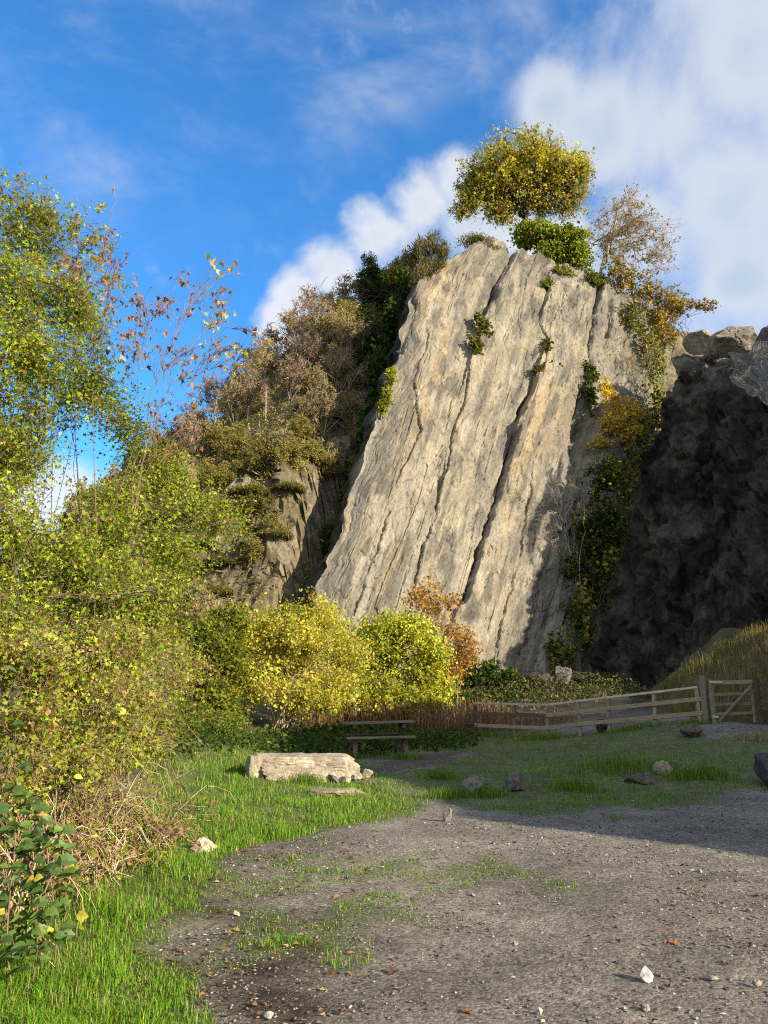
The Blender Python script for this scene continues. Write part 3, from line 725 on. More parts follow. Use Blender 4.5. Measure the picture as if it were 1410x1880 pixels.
bare_tree('bare_tree', 'nearly leafless pale-twigged tree leaning right beside the cliff-top oak', pix(1093, 560, D), [pb(1150, 390, D, 55, 50, 3), pb(1200, 430, D, 62, 48, 3), pb(1120, 420, D, 40, 60, 2.5), pb(1215, 480, D, 45, 30, 2), pb(1150, 470, D, 55, 40, 2)], 1900, .17, (.36, .28, .16),
          [(.40, .26, .04, 2), (.30, .19, .05, 2)], per=2, size=.19, keep=thin(.42), trunk=pix(1110, 470, D), wob=.12)
D -= .5
bare_tree('shrub', 'orange-tinged shrub under the bare tree on the right shoulder of the cliff', pix(1180, 640, D), [pb(1165, 530, D, 60, 34, 2.2), pb(1230, 560, D, 45, 34, 2), pb(1130, 500, D, 42, 30, 1.8), pb(1195, 590, D, 40, 38, 2)], 1300, .09, (.15, .12, .08),
          [(.36, .28, .06, 3), (.28, .22, .06, 3), (.34, .20, .06, 2), (.16, .15, .03, 2)], per=3, size=.18, cat='shrub', stems=5, shape='round')
D = float(slab_at(1250, 600)[1]) - .4
bare_tree('shrub', 'russet and yellow shrub behind the boulders at the right', pix(1270, 640, D), [pb(1245, 560, D, 36, 26, 1.6), pb(1300, 560, D, 22, 14, 1.0), pb(1215, 620, D, 30, 44, 1.6)], 700, .07, (.15, .12, .08),
          [(.38, .28, .06, 3), (.30, .22, .06, 3), (.40, .24, .06, 2)], per=3, size=.16, cat='shrub', stems=5, shape='round')
D = float(slab_at(1135, 770)[1]) - 1.3
bare_tree('yellow_maple', 'bright yellow leafy sapling growing against the right side of the slab', pix(1135, 950, D), [pb(1135, 770, D, 46, 44, 1.6), pb(1110, 720, D, 20, 38, 1.0), pb(1160, 750, D, 24, 40, 1.0), pb(1105, 810, D, 26, 22, 1.0), pb(1160, 800, D, 26, 30, 1.0)], 750, .07, (.2, .17, .11),
          [(.55, .38, .04, 4), (.44, .31, .04, 3), (.34, .27, .04, 2)], per=5, size=.17, shape='lobed', stems=3, counts=(6, 50))
D = float(slab_at(1085, 980)[1]) - 1.2
bare_tree('shrub', 'shaded dark green shrub with yellow flecks in the gully below the maple', pix(1080, 1200, D), [pb(1110, 880, D, 40, 45, 1.4), pb(1085, 980, D, 46, 60, 1.5), pb(1060, 1080, D, 44, 70, 1.5), pb(1120, 960, D, 26, 50, 1.2)], 1300, .07, (.11, .09, .06),
          IVY[:2] + [(.25, .22, .03, 1.6), (.12, .12, .02, 2)], per=5, size=.18, cat='shrub', stems=6, shape='round')
D = float(slab_at(1040, 1000)[1]) - 1.0
bare_tree('bare_shrub', 'bare pale-twigged shrub fanning over the slab foot left of the gully', slab_at(1062, 1075), [pb(1040, 900, D, 66, 50, 1.6), pb(990, 960, D, 60, 40, 1.4), pb(1085, 880, D, 40, 50, 1.4), pb(1010, 1000, D, 50, 36, 1.4)], 560, .032, (.42, .36, .26),
          stems=7, cat='shrub', counts=(12, 80), wob=.08)
D = float(slab_at(1180, 670)[1]) - 4.0
bare_tree('bare_shrub', 'leafless grey shrub reaching out from the head of the gully', pix(1165, 770, D + 3), [pb(1190, 660, D + 3, 50, 34, 1.5), pb(1150, 650, D + 3, 36, 46, 1.3), pb(1215, 690, D + 3, 40, 20, 1.2)], 420, .03, (.30, .26, .18),
          [(.4, .27, .04, 2)], per=1, size=.16, keep=thin(.35), stems=4, cat='shrub', counts=(10, 70))
def ivy_mass(name, label, bl, n, size=.2, pal=IVY, shape='round', mat=None, cat='ivy', shell=3.2, up=.4, hang=0, stems=24, bark=(.07, .055, .035), group=None, proj=None):
    P = in_blobs(bl, n, shell); root = P[np.argmin(P[:, 2])].copy()
    if proj is not None: P = proj(P)
    o = empty(name, root, label, cat, group)
    T = P[rng.choice(len(P), stems * 6)]
    lev = grow(root, T, (max(4, stems // 3),), .05, stems=3, ratio=.6)
    wood(o, 'stems', lev, bark, (5, 4, 3))
    V, F, C = leaves(P, size, shape, pal, up, hang=hang); leafmesh(o, 'foliage', V, F, C, mat or M_leaf)
    return o
D = float(slab_at(1010, 460)[1])
ivy_mass('ivy_thicket', 'green ivy thicket under the oak, spilling over the cliff edge', [pb(985, 430, D + .6, 46, 26, 1.5), pb(1045, 445, D + .6, 46, 34, 1.6), pb(1060, 480, D + .1, 36, 40, 1.0), pb(1015, 462, D, 40, 22, .9), pb(965, 438, D + .8, 30, 16, 1.1)], 9000, .21,
         [(.22, .28, .04, 4), (.29, .34, .05, 4), (.12, .17, .03, 2), (.36, .34, .06, 1.5)])
D = float(slab_at(780, 470)[1])
ivy_mass('brambles', 'straw-tipped green bushes on the left shoulder of the cliff top', [pb(795, 450, D + .3, 16, 26, .8), pb(775, 462, D + .4, 18, 26, 1.0), pb(815, 462, D, 14, 22, .6), pb(780, 500, D - .1, 20, 22, .6), pb(752, 478, D + 1.0, 18, 26, 1.0), pb(800, 485, D, 20, 20, .6), pb(765, 530, D, 10, 22, .5)], 5200, .30,
         [(.13, .14, .03, 3), (.24, .20, .08, 4), (.32, .26, .13, 3), (.08, .10, .02, 2)], shape='long', cat='bushes', up=0, hang=-1.2)
D = float(slab_at(870, 440)[1])
ivy_mass('grass_tussock', 'domed tussock of green grass on the notch of the cliff top', [pb(868, 443, D + .5, 32, 11, 1.2), pb(905, 456, D + .4, 14, 8, .7)], 3000, .22, [(.10, .13, .02, 4), (.16, .15, .03, 3), (.2, .17, .06, 1)], shape='long', cat='grass', up=.1)
def on_slab(P):
    d = (P - SL_P0) @ SL_N; return P - SL_N * (d - .25 - .35 * rng.random(len(P)))[:, None]
def slab_veg(name, label, bl, n, **kw): return ivy_mass(name, label, bl, n, proj=on_slab, **kw)
sb = lambda px, py, rx, ry: pb(px, py, float(slab_at(px, py)[1]), rx, ry, .6)
slab_veg('shrub', 'small green shrub rooted in a crack high on the slab', [sb(886, 612, 18, 24), sb(870, 640, 12, 22), sb(875, 590, 8, 10)], 1100, size=.2, pal=[(.09, .12, .02, 3), (.17, .18, .03, 3), (.2, .15, .06, 2)], cat='shrub')
slab_veg('ivy', 'yellow-green strip of ivy on the sunlit left edge of the slab', [sb(714, 700, 8, 22), sb(706, 735, 8, 22), sb(698, 755, 7, 14)], 900, size=.2, pal=[(.25, .28, .03, 3), (.17, .2, .02, 2), (.33, .33, .05, 1)])
slab_veg('dead_shrub', 'dark scrubby growth in the middle crack of the slab', [sb(985, 690, 14, 18), sb(1010, 680, 22, 8), sb(1000, 640, 8, 22)], 420, size=.2, pal=[(.07, .06, .03, 3), (.10, .085, .03, 2), (.05, .06, .02, 2)], cat='shrub')
slab_veg('ivy', 'ivy hanging down the deep right-hand crack of the slab', [sb(1078, 730, 13, 34), sb(1082, 690, 8, 22), sb(1072, 690, 6, 30)], 900, size=.19, pal=IVY + [(.13, .15, .02, 3)])
slab_veg('ivy', 'green patch of creepers below the ivy thicket at the cliff edge', [sb(1002, 528, 12, 20), sb(1030, 505, 22, 14), sb(1095, 520, 26, 18)], 900, size=.2, pal=[(.10, .13, .02, 3), (.18, .17, .03, 2)])
ivy_mass('ivy', 'dark ivy and fern growth filling the gully between slab and dark wall', [*[pb(a, b, float(slab_at(a, b)[1]) - .5, r, q, .9) for a, b, r, q in [(1165, 590, 28, 50), (1195, 650, 28, 60), (1200, 740, 26, 70), (1175, 800, 26, 60), (1160, 880, 30, 60), (1130, 960, 34, 70), (1105, 1050, 32, 70), (1070, 1130, 34, 70), (1030, 1200, 36, 50)]]], 5600, .2, IVY[:1] + [(.18, .17, .035, 3), (.30, .25, .05, 3), (.11, .13, .025, 3)], stems=40)
ivy_mass('ivy', 'shaded bushes at the foot of the slab behind the orange sapling', [pb(880, 1250, 39.5, 46, 36, 1.4), pb(850, 1220, 40.5, 26, 26, 1.2), pb(930, 1258, 39.5, 50, 28, 1.4), pb(990, 1265, 39.8, 46, 20, 1.2), pb(860, 1285, 37, 50, 18, 1.5), pb(940, 1286, 37.5, 50, 12, 1.5)], 5200, .17, IVY + [(.12, .12, .02, 2)])
SH = lambda px, py, d: pix(px, py, d)
# left dark flank of the slab
ivy_mass('ivy', 'ivy in deep shade down the hidden left flank of the slab', [pb(672, 800, 51.5, 16, 60, 1.5), pb(690, 690, 53.5, 16, 60, 1.5), pb(640, 900, 50, 14, 60, 1.5), pb(605, 1020, 48.5, 14, 60, 1.5), pb(715, 600, 55.5, 14, 60, 1.5), pb(742, 540, 57, 14, 40, 1.5)], 7000, .26, IVY, stems=40)

# ------------------------------------------------------------------ hillside shrubs: a few kinds, each copied as an individual
def proto(kind, seed):
    global rng
    keep, rng = rng, np.random.default_rng(seed)
    o = empty(kind, (0, 0, 0), 'x', 'shrub')
    if kind in ('bare_shrub', 'tan_shrub'):
        T = in_blobs([(0, 0, 2.6, 1.5, 1.4, 1.4), (.5, 0, 1.8, 1.5, 1.2, 1.0), (-.5, .2, 2.0, 1.3, 1.2, 1.1)], 900, 1.5)
        lev = grow((0, 0, 0), T, (14, 110), .045, stems=11, spread=.35, wob=.06, lift=.28, rmin=.017, trunk=(0, 0, 1.2))
        col = (.23, .17, .13) if kind == 'bare_shrub' else (.38, .30, .18)
        wood(o, 'stems', lev[:2], col, (5, 4)); wood(o, 'twigs', lev[2:], col, (3, 3))
        P = twig_points(lev, 4, .3, .06); P = P[rng.random(len(P)) < (.22 if kind == 'bare_shrub' else .45)]
        pal = [(.27, .19, .11, 3), (.23, .175, .09, 2)] if kind == 'bare_shrub' else [(.33, .26, .12, 3), (.25, .215, .075, 3), (.35, .25, .11, 1)]
        leafmesh(o, 'foliage', *leaves(P, .13, 'oval', pal, .3), M_leafdry)
    elif kind == 'olive_bush':
        T = in_blobs([(0, 0, 1.6, 1.6, 1.5, 1.2), (.7, .1, 1.3, 1.2, 1.1, .9), (-.7, -.2, 1.9, 1.1, 1.1, 1.0), (.1, 0, 2.6, .9, .9, .8)], 620, 2.6)
        lev = grow((0, 0, 0), T, (10, 70), .05, stems=5, rmin=.01, trunk=(0, 0, .9))
        wood(o, 'stems', lev[:2], (.13, .10, .06), (5, 4)); wood(o, 'twigs', lev[2:], (.15, .12, .07), (3, 3))
        P = twig_points(lev, 7, .25, .10)
        leafmesh(o, 'foliage', *leaves(P, .16, 'oval', [(.21, .195, .05, 4), (.27, .22, .065, 3), (.12, .13, .03, 3), (.28, .20, .06, 1)], .3))
    elif kind == 'evergreen':
        T = in_blobs([(0, 0, 1.7, 1.3, 1.3, 1.5), (.5, 0, 1.2, 1.2, 1.1, .9), (-.2, 0, 3.0, .8, .8, 1.0), (-.6, .2, 1.4, 1.0, 1.0, .9)], 560, 3.0)
        lev = grow((0, 0, 0), T, (12, 70), .09, rmin=.01, trunk=(0, 0, 2.2))
        wood(o, 'trunk', lev[:2], (.06, .05, .035), (6, 4)); wood(o, 'twigs', lev[2:], (.06, .05, .03), (3, 3))
        P = twig_points(lev, 12, .2, .10)
        leafmesh(o, 'foliage', *leaves(P, .15, 'oval', [(.022, .042, .010, 4), (.035, .06, .012, 3), (.012, .022, .006, 3), (.07, .095, .02, 1)], .3))
    elif kind == 'birch_sapling':
        T = in_blobs([(0, 0, 3.2, .8, .8, 1.5), (.1, 0, 2.2, .9, .9, .9)], 420, 1.8)
        lev = grow((0, 0, 0), T, (10, 60), .055, rmin=.008, trunk=(.1, 0, 3.3), lift=.25)
        wood(o, 'trunk', lev[:2], (.48, .43, .36), (6, 4)); wood(o, 'twigs', lev[2:], (.26, .19, .16), (3, 3))
        P = twig_points(lev, 2, .3, .04); leafmesh(o, 'foliage', *leaves(P[::3], .10, 'oval', [(.3, .2, .05, 2), (.2, .13, .06, 2)], .3), M_leafdry)
    elif kind == 'grassy_mound':
        n = 2600; a = rng.random(n) * 6.28; r = np.sqrt(rng.random(n)) * 1.5
        P = np.stack([np.cos(a) * r, np.sin(a) * r, .25 + .5 * (1 - (r / 1.5) ** 2) * rng.random(n)], 1)
        leafmesh(o, 'foliage', *leaves(P, .32, 'long', [(.10, .11, .02, 3), (.17, .14, .045, 3), (.06, .08, .015, 2), (.22, .15, .07, 1)], .1))
        T = P[rng.choice(n, 60)]; wood(o, 'stems', grow((0, 0, 0), T, (10,), .02, stems=4, rmin=.008), (.14, .11, .06), (4, 3, 3))
    rng = keep
    return o
def copy_thing(src, loc, rz, sc, label, group, first):
    r = src if first else src.copy()
    if not first:
        COL.objects.link(r)
        for ch in [c for c in src.children]:
            c2 = ch.copy(); COL.objects.link(c2); c2.parent = r
    r.location = tuple(float(v) for v in loc); r.rotation_euler = (0, 0, rz); r.scale = sc
    r['label'] = label; r['group'] = group
    return r
ORD = ['first', 'second', 'third', 'fourth', 'fifth', 'sixth', 'seventh', 'eighth', 'ninth', 'tenth', 'eleventh', 'twelfth', 'thirteenth', 'fourteenth', 'fifteenth', 'sixteenth', 'seventeenth', 'eighteenth', 'nineteenth', 'twentieth']
LOOK = {'bare_shrub': 'bare purplish-brown shrub', 'tan_shrub': 'tan twiggy shrub', 'olive_bush': 'olive-green leafy bush', 'evergreen': 'dark evergreen bush', 'birch_sapling': 'white-stemmed birch sapling', 'grassy_mound': 'grassy bramble mound'}
def hillside_plants():
    protos = {k: [proto(k, 100 + i * 7 + s) for s in range(2 if k != 'birch_sapling' else 1)] for i, k in enumerate(LOOK)}
    used = set(); R = random.Random(4)
    rows = [('along the hillside skyline', 66.5, [(-27, -1.0)], 1.7, (1.0, 1.4), 'skyline'),
            ('just below the hillside skyline', 62.5, [(-25, 1.0)], 1.9, (1.0, 1.4), 'upper'),
            ('across the middle of the hillside', 58.5, [(-23, 2.5)], 1.9, (.95, 1.35), 'mid'),
            ('across the lower hillside', 54.5, [(-21, 1.5)], 1.9, (.85, 1.2), 'mid'),
            ('on the ledge above the hillside outcrop', 51.0, [(-19, 1.5)], 1.7, (.65, 1.0), 'ledge'),
            ('clinging to the hillside rock outcrop', 47.6, [(-20, -3.5)], 1.05, (.55, .9), 'rock'),
            ('hanging on the steep hillside face', 46.0, [(-17, -2.5)], 1.15, (.45, .75), 'rock'),
            ('low on the steep hillside face', 44.7, [(-17, -3)], 1.2, (.45, .75), 'rock'),
            ('at the foot of the hillside', 43.5, [(-20, -4)], 2.0, (.6, .9), 'foot')]
    for phrase, y, spans, step, scs, zone in rows:
        items = []
        for x0, x1 in spans:
            x = x0
            while x < x1:
                yy = y + R.uniform(-1.3, 1.3) + 6.0 * float(ss(-7, 0, x)); xx = x + R.uniform(-.6, .6)
                near = xx > -2.2 + (66 - y) * .10
                u = R.random()
                if zone == 'skyline': k = 'evergreen' if xx > -2.0 else ('birch_sapling' if u < .22 else 'bare_shrub' if u < .75 else 'tan_shrub')
                elif zone in ('upper', 'mid'): k = ('evergreen' if u < .75 else 'olive_bush') if near else ('tan_shrub' if u < .45 else 'bare_shrub' if u < .70 else 'olive_bush' if u < .90 else 'birch_sapling')
                elif zone == 'ledge': k = 'evergreen' if near else ('grassy_mound' if u < .5 else 'olive_bush' if u < .7 else 'tan_shrub')
                elif zone == 'rock': k = 'grassy_mound' if u < .45 else 'tan_shrub' if u < .75 else 'olive_bush'
                else: k = 'olive_bush' if u < .6 else 'tan_shrub'
                items.append((xx, yy, k)); x += step * R.uniform(.8, 1.25)
        cnt = {}
        for _, _, k in items: cnt[k] = cnt.get(k, 0) + 1
        seen = {}
        for xx, yy, k in items:
            seen[k] = seen.get(k, 0) + 1
            which = '' if cnt[k] == 1 else (', ' + ORD[seen[k] - 1] + ' from the left')
            v = R.randrange(len(protos[k])); first = (k, v) not in used; used.add((k, v))
            s = R.uniform(*scs) * (1.0 if k != 'evergreen' else 1.05)
            copy_thing(protos[k][v], (xx, yy, float(hill_z(xx, yy)) - .25), R.uniform(0, 6.28), (s * R.uniform(.9, 1.15), s * R.uniform(.9, 1.15), s),
                       LOOK[k] + ' ' + phrase + which, 'shrubs on the wooded hillside', first)
    # things the eye picks out
    for (px, py, d, k, s, lab) in [(705, 500, 63, 'birch_sapling', .9, 'small bare lilac-twigged birch on the skyline beside the evergreens'),
                                   (672, 560, 61, 'evergreen', 1.0, 'big dark evergreen crowning the hillside next to the slab'),
                                   (722, 560, 60, 'evergreen', .95, 'dark evergreen pressed against the upper left edge of the slab'),
                                   (640, 640, 59, 'birch_sapling', .9, 'white-stemmed birch leaning among the hillside scrub below the evergreens'),
                                   (625, 860, 51.5, 'tan_shrub', .75, 'pale spiky shrub beside the lower left edge of the slab')]:
        p = pix(px, py + 40, d); p[2] = min(p[2], float(hill_z(p[0], p[1])) - .1)
        copy_thing(protos[k][0], p, R.uniform(0, 6), (s, s, s), lab, 'shrubs on the wooded hillside', False)
hillside_plants()
def hillside_cover():
    n = 46000; x = rng.uniform(-26, 2, n); y = rng.uniform(41, 68, n)
    k = fbm(x * .16, y * .1 + hill_z(x, y) * .1, seed=811, oct=3)
    keep = (rng.random(n) < .6 + .4 * ss(49, 52, y) + .4 * (fbm(x * .7, y * .7, seed=15) > .1))
    x, y = x[keep], y[keep]; P = np.stack([x, y, hill_z(x, y) + rng.random(len(x)) * .35], 1)
    V, F, C = leaves(P, .36, 'long', [(.16, .15, .035, 4), (.27, .21, .08, 4), (.10, .115, .022, 3), (.30, .20, .10, 2)], .1)
    o = mk('hillside_undergrowth', V, tris=F, col=C, mat=M_leafdry); tag(o, 'tangled dry grass and brambles covering the hillside soil', 'undergrowth', kind='stuff')
hillside_cover()

# ------------------------------------------------------------------ bushes in front of the cliff
D = 31.0
g = lambda x, y: np.array([x, y, float(ground_z(x, y)) - .05])
def yellow_bush(name, label, foot, bl, n, pal, bark, per, size, shape, counts=(12, 110), stems=9, sparse=None, r0=.045):
    p = pix(foot[0], foot[1], foot[2]); p[2] = float(ground_z(p[0], p[1])) - .05
    T = in_blobs(bl, n, 2.5)
    return plant(name, label, 'bush', p, T, counts, r0, bark, dict(per=per, size=size, shape=shape, pal=pal, jit=.13, keep=sparse, up=.2), stems=stems, spread=.28, lift=.2, wob=.07, group='autumn bushes below the slab')
yellow_bush('autumn_bush', 'big ochre-yellow bush of thin tan stems left of the picnic table', (510, 1345, 25.5), [pb(520, 1170, 26.5, 130, 70, 2.0), pb(440, 1210, 26, 90, 75, 1.5), pb(590, 1180, 26.5, 85, 85, 1.6), pb(500, 1265, 25.5, 130, 65, 1.6), pb(575, 1125, 27, 60, 45, 1.2), pb(610, 1270, 26, 75, 60, 1.2), pb(640, 1200, 27, 55, 65, 1.2), pb(430, 1290, 25.5, 70, 45, 1.2), pb(560, 1300, 25.5, 80, 40, 1.2)],
            4500, OCH, (.40, .31, .18), 5, .08, 'round', r0=.018, stems=34, counts=(26, 240))
yellow_bush('autumn_bush', 'bright lemon-yellow bush against the foot of the slab', (735, 1335, 29.5), [pb(700, 1185, 30, 90, 62, 1.6), pb(760, 1215, 30, 80, 75, 1.6), pb(680, 1270, 29, 80, 55, 1.4), pb(795, 1265, 30, 50, 55, 1.3), pb(730, 1160, 30.5, 55, 35, 1.2), pb(740, 1300, 29, 90, 34, 1.2), pb(640, 1240, 29, 50, 60, 1.2)],
            4000, LEM, (.26, .20, .11), 7, .095, 'round', r0=.02, stems=22, counts=(14, 180))
yellow_bush('sapling', 'orange-leaved oak sapling at the right end of the yellow bushes', (835, 1320, 31), [pb(835, 1178, 31.5, 56, 40, 1.2), pb(785, 1105, 32, 60, 40, 1.2), pb(860, 1200, 31, 32, 30, .9), pb(810, 1235, 31, 42, 36, 1.0)],
            950, ORA, (.24, .19, .13), 3, .13, 'lobed', stems=3, counts=(9, 80))
yellow_bush('autumn_bush', 'green and yellow bush between the hawthorn and the ochre bush', (370, 1350, 24), [pb(390, 1200, 24, 75, 80, 1.3), pb(340, 1280, 23.5, 80, 60, 1.3), pb(420, 1150, 25, 50, 46, 1.1), pb(400, 1300, 23, 60, 40, 1.1)],
            2000, [(.16, .19, .02, 4), (.24, .235, .02, 3), (.09, .12, .016, 3), (.3, .26, .03, 1)], (.2, .16, .09), 6, .10, 'round', stems=7, counts=(14, 130))

# ------------------------------------------------------------------ foreground hawthorn, sycamore shoots and bramble bank on the left
def near_foot(px, py, d):
    p = pix(px, py, d); p[2] = float(ground_z(p[0], p[1])) - .05; return p
def hawthorn():
    bl = [pb(40, 420, 8.2, 80, 90, .8), pb(20, 560, 7.8, 110, 110, 1.0), pb(140, 560, 8.3, 80, 70, .8), pb(110, 680, 7.8, 120, 100, 1.0), pb(210, 760, 8.2, 85, 80, .8), pb(40, 800, 7.5, 130, 110, 1.0),
          pb(270, 850, 8.4, 80, 70, .8), pb(330, 930, 8.8, 90, 60, .8), pb(220, 960, 8.0, 120, 80, .9), pb(80, 1010, 7.2, 130, 80, .9), pb(330, 1030, 8.6, 90, 60, .8), pb(200, 1090, 7.8, 130, 80, .9), pb(60, 1130, 7.0, 120, 90, .8),
          pb(300, 1160, 8.4, 80, 70, .7), pb(180, 1220, 7.6, 120, 80, .8), pb(40, 1250, 6.8, 100, 80, .7), pb(410, 960, 9.2, 50, 50, .6), pb(-60, 700, 7.2, 120, 300, 1.2), pb(-60, 1050, 6.8, 120, 200, 1.2)]
    T = in_blobs(bl, 5400, 1.9)
    plant('hawthorn_tree', 'big green hawthorn filling the left side of the view, in thin yellow-green leaf', 'tree', near_foot(60, 1500, 7.9), T, (9, 70, 700), .040, (.17, .135, .085),
          dict(per=11, size=.043, shape='trident', pal=HAW, jit=.085, t0=.1, up=.25), trunk=pix(110, 1010, 7.9), stems=5, spread=.08, ratio=.66, wob=.10, rmin=.0028, sides=(8, 6, 4, 3, 3))
hawthorn()
def hedge_foot():
    bl = [pb(40, 1330, 6.3, 90, 70, .6), pb(150, 1290, 6.9, 100, 80, .7), pb(250, 1270, 7.8, 80, 70, .7), pb(120, 1390, 6.4, 90, 60, .6), pb(220, 1370, 7.4, 70, 60, .6), pb(20, 1430, 5.9, 80, 70, .5), pb(290, 1330, 8.6, 50, 50, .6), pb(330, 1240, 9.6, 60, 60, .7), pb(70, 1200, 6.6, 120, 60, .7), pb(230, 1180, 7.6, 100, 60, .7)]
    T = in_blobs(bl, 2500, 1.7)
    plant('hedge_bush', 'tangled yellow-green hedge growth low under the hawthorn at left', 'hedge', near_foot(120, 1500, 6.9), T, (14, 90, 500), .006, (.27, .21, .13),
          dict(per=7, size=.042, shape='trident', pal=HAW + [(.32, .24, .09, 4), (.2, .13, .06, 2)], jit=.07, t0=.1, up=.2), trunk=pix(140, 1400, 6.9), stems=16, spread=.5, ratio=.8, wob=.12, rmin=.0025, sides=(6, 5, 4, 3, 3))
hedge_foot()
def sharp_shoots():
    """long bare upright shoots over the hawthorn"""
    T = in_blobs([pb(20, 360, 8.2, 40, 60, .5), pb(100, 400, 8.4, 70, 60, .5), pb(170, 430, 8.4, 60, 50, .5), pb(60, 480, 8.2, 80, 60, .5), pb(215, 500, 8.4, 50, 60, .5)], 260, 1.5)
    plant('hawthorn_shoots', 'thin bare upper shoots rising into the sky above the hawthorn', 'tree', near_foot(40, 1500, 8.6), T, (10, 60), .007, (.20, .16, .11),
          dict(per=5, size=.045, shape='lobed', pal=HAW + [(.3, .14, .05, 4)], jit=.02, t0=.3), trunk=pix(90, 620, 8.4), stems=4, spread=.06, rmin=.0022, ratio=.8, wob=.05)
sharp_shoots()
def maple_mesh():
    """a curled, lobed dead leaf, 1 unit long"""
    out = np.array([(0, 0), (.10, .16), (-.02, .42), (.25, .34), (.42, .52), (.50, .26), (.72, .24), (1, 0), (.72, -.24), (.50, -.26), (.42, -.52), (.25, -.34), (-.02, -.42), (.10, -.16)])
    cen = np.array([(.38, 0)]); P = np.concatenate([out, cen]); z = .35 * np.abs(P[:, 1]) - .35 * (P[:, 0] - .4) ** 2 + np.array([.05 * math.sin(i * 2.1) for i in range(len(P))])
    V = np.column_stack([P, z]); n = len(out)
    F = np.array([(i, (i + 1) % n, n) for i in range(n)])
    return V, F
def leaf_variants(name, V, F, cols):
    ms = []
    for c in cols:
        o = mk(name, V, tris=F, col=np.tile(np.array(c), (len(V), 1)) * (1 + .15 * rng.normal(size=(len(V), 1))), mat=M_leafdry); ms.append(o.data); bpy.data.objects.remove(o)
    return ms
def put_leaf(me, name, parent, loc, size):
    o = bpy.data.objects.new(name, me); COL.objects.link(o); o.parent = parent
    o.location = tuple(float(v) for v in (np.array(loc) - np.array(parent.location))) if parent else tuple(float(v) for v in loc)
    o.rotation_euler = (random.uniform(-1.2, 1.2), random.uniform(.2, 1.7), random.uniform(0, 6.28)); o.scale = (size,) * 3
    return o
def sycamore():
    T = in_blobs([pb(300, 560, 7.6, 90, 90, .6), pb(250, 640, 7.6, 80, 80, .6), pb(340, 680, 7.6, 80, 70, .6), pb(400, 560, 7.5, 50, 70, .5), pb(420, 640, 7.6, 60, 60, .5), pb(330, 780, 7.8, 80, 60, .6), pb(210, 500, 7.8, 50, 90, .6), pb(420, 500, 7.4, 30, 40, .4), pb(470, 640, 7.5, 40, 40, .4), pb(140, 520, 7.9, 60, 80, .6)], 620, 1.5)
    T = np.concatenate([T, pix(np.array([210, 490, 505, 440, 432, 380, 350, 395]), np.array([335, 640, 600, 480, 530, 460, 500, 470]), np.array([7.8, 7.5, 7.5, 7.4, 7.4, 7.5, 7.5, 7.4]))])
    o, lev = plant('sycamore_shoots', 'half-bare sycamore shoots with hanging brown and yellow leaves against the sky', 'tree', near_foot(150, 1480, 8.8), T, (14, 80), .010, (.26, .17, .11),
                   None, trunk=pix(250, 800, 8.0), stems=7, spread=.13, wob=.04, rmin=.0026, ratio=.75, lift=.12)
    ms = leaf_variants('leaf', *maple_mesh(), [(.26, .14, .07), (.20, .10, .05), (.34, .21, .10), (.46, .40, .14), (.36, .36, .08), (.15, .08, .045)])
    P = twig_points(lev, 1, .55, .012); rng.shuffle(P); P = P[:520]
    right = pix(470, 600, 7.5)[0]
    for i, p in enumerate(P[:290]):
        yel = p[0] > right - .55 and random.random() < .6
        put_leaf(ms[random.choice((3, 4, 3)) if yel else random.choice((0, 0, 1, 2, 2, 5))], 'leaf', o, p, random.uniform(.038, .07) * (1.25 if yel else 1))
    V, F, C = leaves(P[290:], .05, 'lobed', [(.24, .13, .07, 3), (.18, .09, .05, 2), (.32, .21, .1, 1)], 0, hang=.8)
    tag(leafmesh(o, 'small_leaves', V, F, C, M_leafdry), kind='stuff')
sycamore()
def arcs(n, area, hmax, lmax, depth_dir=None):
    """n arching stems over a patch: (x0,x1,y0,y1)"""
    x = rng.uniform(area[0], area[1], n); y = rng.uniform(area[2], area[3], n)
    b = np.stack([x, y, ground_z(x, y)], 1); a = rng.uniform(0, 6.28, n); L = lmax * rng.uniform(.4, 1, n); h = hmax * rng.uniform(.35, 1, n)
    e = b + np.stack([np.cos(a) * L, np.sin(a) * L, h * rng.uniform(-.2, .9, n)], 1); e[:, 2] = np.maximum(e[:, 2], ground_z(e[:, 0], e[:, 1]) + .02)
    m = (b + e) / 2; m[:, 2] = np.maximum(b[:, 2], e[:, 2]) + h * .8
    P = bez(b, m, e, 8) + rng.normal(size=(n, 8, 3)) * .02
    return P
